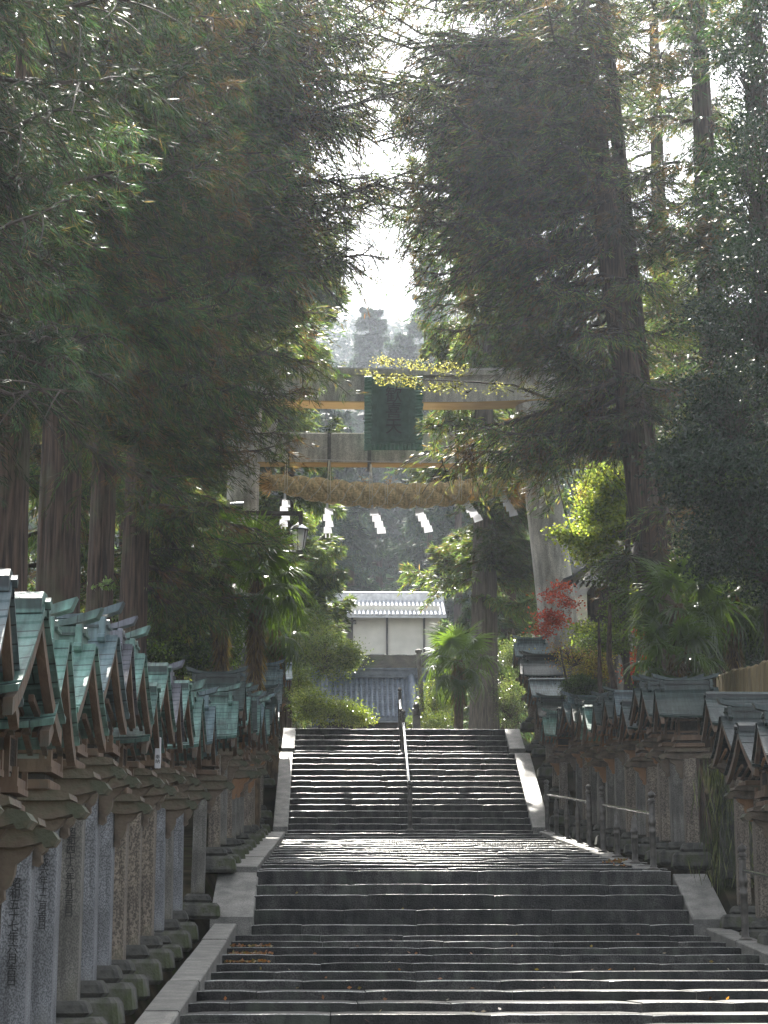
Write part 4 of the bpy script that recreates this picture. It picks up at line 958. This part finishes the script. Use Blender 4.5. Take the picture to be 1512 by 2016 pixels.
# ------------------------------------------------------------------ broadleaf plants
def bushy(name,x,y,z,blobs,nleaf,lsz,lw,cols,probs,mat,label,seed,cat='shrub',trunk=None,group=None,flat=.0,clump=40,csz=.16,bark='twig'):
    """blobs: list of (dx,dy,dz,rx,ry,rz,weight)"""
    g=G(seed); root=empty(name,(x,y,z)); tag(root,label,cat,group)
    w=np.array([b_[6] for b_ in blobs]); w=w/w.sum(); PP=[];DD=[];CC=[]; lb=MB()
    nc=max(1,nleaf//clump); idx=g.choice(len(blobs),nc,p=w)
    for bi in idx:
        b_=blobs[bi]; v=g.normal(size=3); v/=np.linalg.norm(v); v*=g.random()**.4
        c=np.array([b_[0]+v[0]*b_[3],b_[1]+v[1]*b_[4],b_[2]+v[2]*b_[5]])
        p=c+g.normal(0,csz,(clump,3))*np.array([1,1,.55]); d=g.normal(0,.7,(clump,3))+v*.6; d[:,2]*=(1-flat)
        PP.append(p);DD.append(d)
        base=palette(g,1,cols,probs,.15); CC.append(np.clip(base*(1+g.normal(0,.22,(clump,1))),.004,.9))
        if g.random()<.5:
            a=Vector((b_[0],b_[1],b_[2]-b_[5]*.6)); m2=a.lerp(Vector(c),.55)+Vector((g.normal(0,.05),g.normal(0,.05),.05)); lb.tube([a,m2,Vector(c)],[.016,.009,.004],n=4,caps=False)
    n=nc*clump
    if trunk:
        tb=MB()
        for (pts,rd) in trunk: tb.tube(pts,rd,n=10)
        tb.build('trunk',bark,root,smooth=True)
    if lb.v: lb.build('twigs','twig',root)
    leaf_mesh('foliage',np.concatenate(PP),np.concatenate(DD),g.uniform(.7,1.2,n)*lsz,lw,np.concatenate(CC).astype(np.float32),mat,root,seed=seed)
    return root
def B(px,row,D,rx,rz,w=1,ry=None,o=None):
    p=P(px,row,D)-o; return (p.x,p.y,p.z,rx,ry or rx,rz,w)
YG=(.24,.30,.05); YG2=(.16,.22,.045); LG=(.12,.17,.05)
# dark glossy evergreen on the right
o=Vector((7.2,29,gz(29))); bl=[B(1440,820,28,.8,.9,2,o=o),B(1500,600,28,.9,1.2,2,o=o),B(1400,930,27.5,.75,.45,2,o=o),B(1470,1020,28,.8,.8,2,o=o),B(1515,1110,28.5,.6,.5,1,o=o),B(1350,900,28,.5,.35,1,o=o),B(1420,1080,30,.5,.5,1,o=o),B(1500,380,29,.8,1.4,1.5,o=o),B(1430,640,31,.7,.8,1,o=o),B(1480,100,31,1.0,1.6,1.2,o=o)]
bushy('evergreen_tree',*o,bl,52000,.085,.032,[(.012,.028,.014),(.02,.04,.018),(.05,.075,.02)],[.55,.35,.1],'leaf_d','dark glossy evergreen tree filling the right edge of the photo',81,'tree',trunk=[([(0,0,-.2),(.1,0,4),(.0,-.3,9),(.3,-.5,13)],[.22,.18,.12,.05]),([(.1,0,4),(-.6,-.6,6.5)],[.1,.04])],bark='bark_g')
# yellow-green maple right of gate
o=Vector((P(1245,1300,42).x,42,gz(42))); bl=[B(1175,1010,40.5,.35,.3,1,o=o),B(1205,960,40.5,.45,.4,1.5,o=o),B(1205,985,42,.65,.45,2,o=o),B(1215,1040,42,.6,.35,2,o=o),B(1130,1052,41.5,.45,.09,.7,o=o),B(1200,940,43,.55,.3,1,o=o),B(1165,1085,42,.5,.18,.8,o=o),B(1230,950,43,.5,.3,.6,o=o),B(1160,1240,42,.5,.1,.5,o=o)]
bushy('maple_tree',*o,bl,20000,.075,.06,[YG,YG2,(.34,.36,.07)],[.45,.35,.2],'maple','bright yellow-green maple beside the right gate pillar',82,'tree',trunk=[([(0,0,-.2),(.05,0,2),(-.3,0,3.8),(-.7,0,4.8)],[.1,.07,.05,.02]),([(0,0,2.2),(.3,0,4.6)],[.05,.02])],flat=.4)
o=Vector((P(1130,1330,43.5).x,43.5,gz(43.5))); bl=[B(1105,1152,43,.3,.03,.6,o=o),B(1090,1172,43,.32,.03,.6,o=o),B(1115,1188,43,.25,.03,.5,o=o),B(1078,1212,43,.22,.03,.9,o=o),B(1090,1226,43,.3,.03,.9,o=o),B(1072,1243,43,.16,.03,1,o=o)]
bushy('red_maple',*o,bl,1900,.06,.045,[(.38,.05,.035),(.45,.10,.06),(.25,.05,.03)],[.5,.3,.2],'maple','red-leaved maple sprays in front of the right gate pillar',83,'tree',trunk=[([(0,0,-.2),(-.05,0,1.5),(-.3,0,2.9)],[.05,.035,.012])],flat=.6,clump=30,csz=.12)
o=Vector((P(1275,1340,44).x,44,gz(44))); bl=[B(1275,1245,44,.3,.1,1,o=o),B(1270,1300,44,.35,.25,2,o=o),B(1300,1290,44,.3,.2,1.2,o=o),B(1255,1330,44,.25,.15,1,o=o)]
bushy('red_maple',*o,bl,4200,.06,.045,[(.55,.07,.04),(.6,.14,.08),(.4,.04,.03)],[.5,.3,.2],'maple','red-leaved maple low behind the right row near the palms',84,'tree',trunk=[([(0,0,-.2),(0,0,1.6),(.1,0,2.6)],[.05,.035,.012])],flat=.5,clump=30,csz=.12)
# bare reddish sapling & yellow shrub
o=Vector((P(1150,1340,44.5).x,44.5,gz(44.5))); bl=[B(1130,1290,44.5,.5,.4,1,o=o),B(1170,1300,45,.4,.35,1.6,o=o),B(1165,1330,45,.3,.2,1,o=o)]
bushy('young_maple',*o,bl,5200,.05,.035,[(.4,.34,.08),(.2,.2,.06),(.28,.14,.06)],[.5,.3,.2],'maple','pale yellow young maple glowing behind the right row',85,'shrub',clump=20,csz=.14,flat=.3)
o=Vector((P(1150,1360,42).x,42,gz(42)+.0)); bl=[B(1150,1357,42,.42,.26,1,ry=.4,o=o)]
bushy('clipped_bush',*o,bl,12000,.05,.022,[(.03,.05,.018),(.05,.075,.025)],[.6,.4],'leaf','rounded clipped dark bush above the right row of lantern roofs',86,'shrub',clump=60,csz=.07)
o=Vector((P(1215,1340,38).x+.2,39,gz(39))); bl=[B(1185,1262,41,.6,.2,1,o=o),B(1225,1200,41,.35,.5,1,o=o),B(1210,1130,41,.5,.3,1,o=o),B(1290,1330,38,.2,.1,.6,o=o)]
bushy('green_maple',*o,bl,7000,.055,.04,[YG2,LG,(.06,.1,.03)],[.35,.4,.25],'maple','fresh green maple with crossing stems in front of the wooden lantern house',87,'tree',trunk=[([(0,0,-.2),(.05,.2,2),(-.1,.8,3.6),(0,1.2,4.8)],[.09,.075,.06,.03]),([(0,0,.8),(-.35,.4,3),(-.3,.7,4.4)],[.06,.05,.02])],flat=.5,bark='bark')
# sprig across the plaque
o=Vector((P(1240,1300,41).x,41.5,gz(41))); bl=[]
for t in np.linspace(0,1,14):
    bl.append(B(735+300*t,735+34*math.sin(t*2.2)+6*math.sin(t*21),40.5,.2,.07,1.2 if t<.55 else .5,o=o)); 
    if t<.7: bl.append(B(755+230*t,712+22*t,40.7,.16,.06,.8,o=o))
a=P(1240,900,41.2)-o; pth=[(a.x,a.y,a.z)]+[tuple(P(px,row,40.6)-o) for px,row in ((1120,800),(1010,758),(930,752),(850,748),(760,742))]
bushy('yellow_leaved_tree',*o,bl,2000,.045,.03,[(.32,.31,.09),(.42,.4,.16),(.18,.2,.06)],[.4,.25,.35],'maple','slender tree whose yellow-leaved spray reaches across the gate plaque',88,'tree',trunk=[([(0,0,-.2),(0,0,4),(a.x,a.y,a.z)],[.09,.07,.05]),(pth,[.045,.035,.025,.018,.012,.006])],flat=.5,clump=14,csz=.08)
# shrubs round the storehouse and top of stairs
def shrub(px,row,D,rx,rz,n,cols,probs,lab,seed,ls=.07,lw=.035,mat='leaf',extra=[]):
    o=Vector((P(px,row,D).x,D,gz(D)-.1)); bl=[B(px,row,D,rx,rz,1,o=o)]+[B(*e,o=o) for e in extra]
    bushy('leafy_shrub',*o,bl,n,ls,lw,cols,probs,mat,lab,seed)
SG=[(.10,.12,.045),(.16,.16,.07),(.06,.08,.03)]
shrub(640,1290,60,.9,.9,16000,SG,[.4,.3,.3],'pale sunlit shrub below the left end of the storehouse',91,.075,.04,extra=[(590,1350,57,.35,.6,.8),(685,1290,60,.3,.4,.5),(610,1240,62,.6,.6,.7)])
shrub(660,1400,54,.75,.35,12000,[(.14,.16,.05),(.2,.2,.07),(.09,.11,.035)],[.4,.3,.3],'rounded yellowish shrub at the top step left of the handrail',92,.06,.035,extra=[(610,1385,54,.45,.4,.7),(705,1410,54,.35,.2,.4)])
shrub(860,1380,56,.45,.55,7000,SG,[.4,.3,.3],'shrub left of the palm at the top of the stairs',93,.06,.035,extra=[(850,1420,54,.5,.15,.5)])
shrub(1000,1380,58,.6,.9,9000,[(.09,.1,.07),(.05,.07,.04),(.15,.15,.12)],[.4,.4,.2],'greyish shrub between the twin trunk and the right row',94,.055,.03,extra=[(1015,1290,60,.5,.6,.8)])
shrub(300,1230,41,.9,.9,15000,[(.04,.06,.02),(.09,.13,.03),(.02,.035,.015)],[.45,.2,.35],'dark green shrub behind the left lantern roofs',95,.08,.045,extra=[(360,1200,41,.6,.6,.8),(290,1300,39,.8,.35,.8),(380,1290,42,.6,.4,.7)])
shrub(345,1120,46,1.2,1.0,13000,[(.08,.11,.03),(.14,.19,.04),(.03,.05,.02)],[.4,.3,.3],'sunlit shrub left of the street lamp pole',96,.085,.05,extra=[(420,1180,46,.5,.8,.7),(445,1260,47,.5,.6,.5)])
shrub(1440,1240,41,1.0,.8,14000,[(.02,.04,.015),(.05,.08,.025)],[.7,.3],'dark shrub behind the plank fence',97,.09,.04,mat='leaf_d')
shrub(1350,760,48,1.6,1.6,22000,[(.10,.12,.04),(.16,.18,.05),(.07,.05,.035)],[.4,.3,.3],'sunlit mixed foliage seen between the right trunks',98,.1,.06,extra=[(1330,600,50,1.2,1.2,.8),(1400,480,50,1.2,1.2,.8),(1250,880,50,.9,.8,.6),(1300,1180,50,1.2,.9,.6)])
# little sprig on a left trunk
o=Vector((P(180,1200,26).x,26,gz(26))); bl=[B(180,1150,26,.12,.07,1,o=o),B(212,1150,26,.06,.04,.7,o=o),B(215,1215,26,.1,.06,.8,o=o)]
bushy('sapling',*o,bl,80,.07,.035,[(.1,.14,.06)],[1],'leaf','thin sapling with few pale leaves before the left trunks',99,'plant',clump=8,csz=.03,trunk=[([(0,0,0),(.02,0,2.4),(-.03,0,3.3)],[.02,.012,.006])])
# hanging dry vine in the gap of the right row
g=G(600); c=Vector((5.2,26.2,gz(26.2))); root=empty('vine_clump',c); tag(root,'tangle of dry hanging vine in the gap of the right row','plant')
n=2200; pz=g.uniform(.1,1.6,n); pos=np.stack([g.normal(0,.2,n),g.normal(0,.2,n),pz],1); d=np.stack([g.normal(0,.18,n),g.normal(0,.18,n),-np.ones(n)],1)
leaf_mesh('strands',pos,d,g.uniform(.2,.5,n),.014,palette(g,n,[(.04,.05,.02),(.12,.12,.06),(.02,.025,.012)],[.4,.25,.35]),'leaf',root,seed=5)
mb=MB(); mb.lathe([(.26,0),(.24,.6),(.16,1.3),(.05,1.5)],n=12); mb.build('stump','block',root,smooth=True)
# ------------------------------------------------------------------ windmill palms
def frond_mesh(seed,droop=.35):
    g=G(seed); V=[];Fs=[];C=[]
    pet=.55; nb=30
    def strip(p0,d,up,L,w,segs=4,dr=.3,base_w=.4):
        o_=len(V); side=np.cross(d,up); side/=np.linalg.norm(side)
        for i in range(segs+1):
            t=i/segs; c=p0+d*L*t+np.array([0,0,-1])*dr*L*t**2.6; ww=w*(base_w+(1-base_w)*min(1,t*3))*(1-t**3)+.001
            V.append(c-side*ww/2); V.append(c+side*ww/2+up*ww*.15)
        for i in range(segs): Fs.append((o_+2*i,o_+2*i+1,o_+2*i+3,o_+2*i+2))
    strip(np.zeros(3),np.array([1,0,.15])/1.011,np.array([0,0,1.]),pet,.03,4,.1,1)
    hub=np.array([pet,0,pet*.13-.05])
    for k in range(nb):
        a=R(-150+300*k/(nb-1)); d=np.array([math.cos(a),math.sin(a),-.12+.1*math.cos(a)+g.normal(0,.05)]); d/=np.linalg.norm(d)
        L=.52*(1-.25*abs(a)/PI)*g.uniform(.9,1.08)
        strip(hub,d,np.array([0,0,1.]),L,.04,4,droop*g.uniform(.4,1.8),.25)
    me=bpy.data.meshes.new('frond'); me.from_pydata([tuple(v) for v in V],[],Fs)
    at=me.color_attributes.new('Col','FLOAT_COLOR','POINT'); c=palette(g,1,[(.065,.10,.032)],[1],.2)[0]
    for i in range(len(V)): at.data[i].color=(*(c*(1+.2*math.sin(i))),1)
    me.materials.append(M['palm']); return me
FR=[frond_mesh(s,d) for s,d in ((1,.25),(2,.5),(3,.8))]
def palm(x,y,z,H,n,sc,label,seed,lean=(0,0)):
    g=G(seed); root=empty('windmill_palm',(x,y,z)); tag(root,label,'palm tree')
    mb=MB(); mb.tube([(0,0,-.3),(lean[0]*.3,0,H*.35),(lean[0]*.7,lean[1]*.5,H*.7),(lean[0],lean[1],H)],[.13,.12,.13,.12],n=12); mb.build('trunk','palmbark',root,smooth=True)
    m2=900; a=g.uniform(0,2*PI,m2); zz=H*(1-.45*g.random(m2)); pos=np.stack([lean[0]*zz/H+.1*np.cos(a),lean[1]*zz/H+.1*np.sin(a),zz],1); d=np.stack([np.cos(a)*.5,np.sin(a)*.5,-np.ones(m2)],1)
    leaf_mesh('trunk_fibre',pos,d,g.uniform(.1,.35,m2),.02,palette(g,m2,[(.13,.08,.04),(.08,.05,.03)],[.5,.5]),'leaf',root,seed=seed)
    for k in range(n):
        t=k/n; el=1.15-1.9*t+g.uniform(-.12,.12); az=k*2.399+g.uniform(-.2,.2)
        o_=bpy.data.objects.new('frond',FR[0 if t<.35 else (1 if t<.7 else 2)]); COL.objects.link(o_); o_.parent=root
        o_.location=(lean[0],lean[1],H+.05-.25*t); o_.rotation_euler=(g.uniform(-.3,.3),-el,az); s_=sc*g.uniform(.85,1.1); o_.scale=(s_,s_,s_)
    return root
def palm_at(px,row,D,n,sc,lab,seed,lean=(0,0)):
    p=P(px,row,D); z=gz(D); palm(p.x-lean[0],D,z,p.z-z,n,sc,lab,seed,lean)
palm_at(505,1140,38,26,1.25,'windmill palm with bright backlit fans before the left gate pillar',1)
palm_at(440,1075,41,18,1.0,'taller windmill palm with an upright fan beside the street lamp pole',2)
palm_at(902,1300,52,24,1.15,'windmill palm standing at the top of the stairs on the right',3)
palm_at(1335,1190,35,24,1.2,'windmill palm at the foot of the leaning cedar',4)
palm_at(1440,1165,39,24,1.3,'windmill palm above the plank fence near the right edge',5)
palm_at(1330,1290,34.5,16,1.0,'short windmill palm right behind the right row roofs',6)
palm_at(540,1235,44,14,1.0,'low windmill palm behind the far end of the left row',7)
# ------------------------------------------------------------------ haze, sky, sun
if True:
    mb=MB(); mb.box((0,300,95),(700,660,230)); hz=mb.build('haze','soil'); hz['kind']='stuff'; hz['label']='thin sunlit haze hanging in the air among the trees'; hz['category']='haze'
    hz.location=(0,0,-22+20)
    m=bpy.data.materials.new('haze_air'); m.use_nodes=True; nt=m.node_tree; nt.nodes.remove(nt.nodes['Principled BSDF'])
    pv=nt.nodes.new('ShaderNodeVolumePrincipled'); pv.inputs['Color'].default_value=(.8,.88,1,1); pv.inputs['Density'].default_value=.0003; pv.inputs['Anisotropy'].default_value=.6
    nt.links.new(pv.outputs[0],nt.nodes['Material Output'].inputs['Volume']); hz.data.materials.clear(); hz.data.materials.append(m)
SUN_EL=R(48); SUN_AZ=R(-4)
w=bpy.data.worlds.new('World'); scene.world=w; w.use_nodes=True; nt=w.node_tree
sk=nt.nodes.new('ShaderNodeTexSky'); sk.sky_type='NISHITA'; sk.sun_disc=False; sk.sun_elevation=SUN_EL; sk.sun_rotation=SUN_AZ; sk.dust_density=2.5
hs=nt.nodes.new('ShaderNodeHueSaturation'); hs.inputs['Saturation'].default_value=.32; nt.links.new(sk.outputs[0],hs.inputs['Color']); nt.links.new(hs.outputs[0],nt.nodes['Background'].inputs[0]); nt.nodes['Background'].inputs[1].default_value=.085
sl=bpy.data.lights.new('sun','SUN'); sl.energy=5; sl.angle=R(.5); sl.color=(1,.95,.86); so=bpy.data.objects.new('sun',sl); COL.objects.link(so)
dv=Vector((math.sin(SUN_AZ)*math.cos(SUN_EL),math.cos(SUN_AZ)*math.cos(SUN_EL),math.sin(SUN_EL)))
so.rotation_euler=dv.to_track_quat('Z','Y').to_euler(); so.location=(0,20,60)
scene.render.engine='CYCLES'
vs=scene.view_settings; vs.view_transform='Standard'; vs.look='None'; vs.exposure=2.2; vs.gamma=1
scene.cycles.max_bounces=6; scene.cycles.volume_bounces=1; scene.cycles.transparent_max_bounces=6
scene.render.resolution_x=768; scene.render.resolution_y=1024
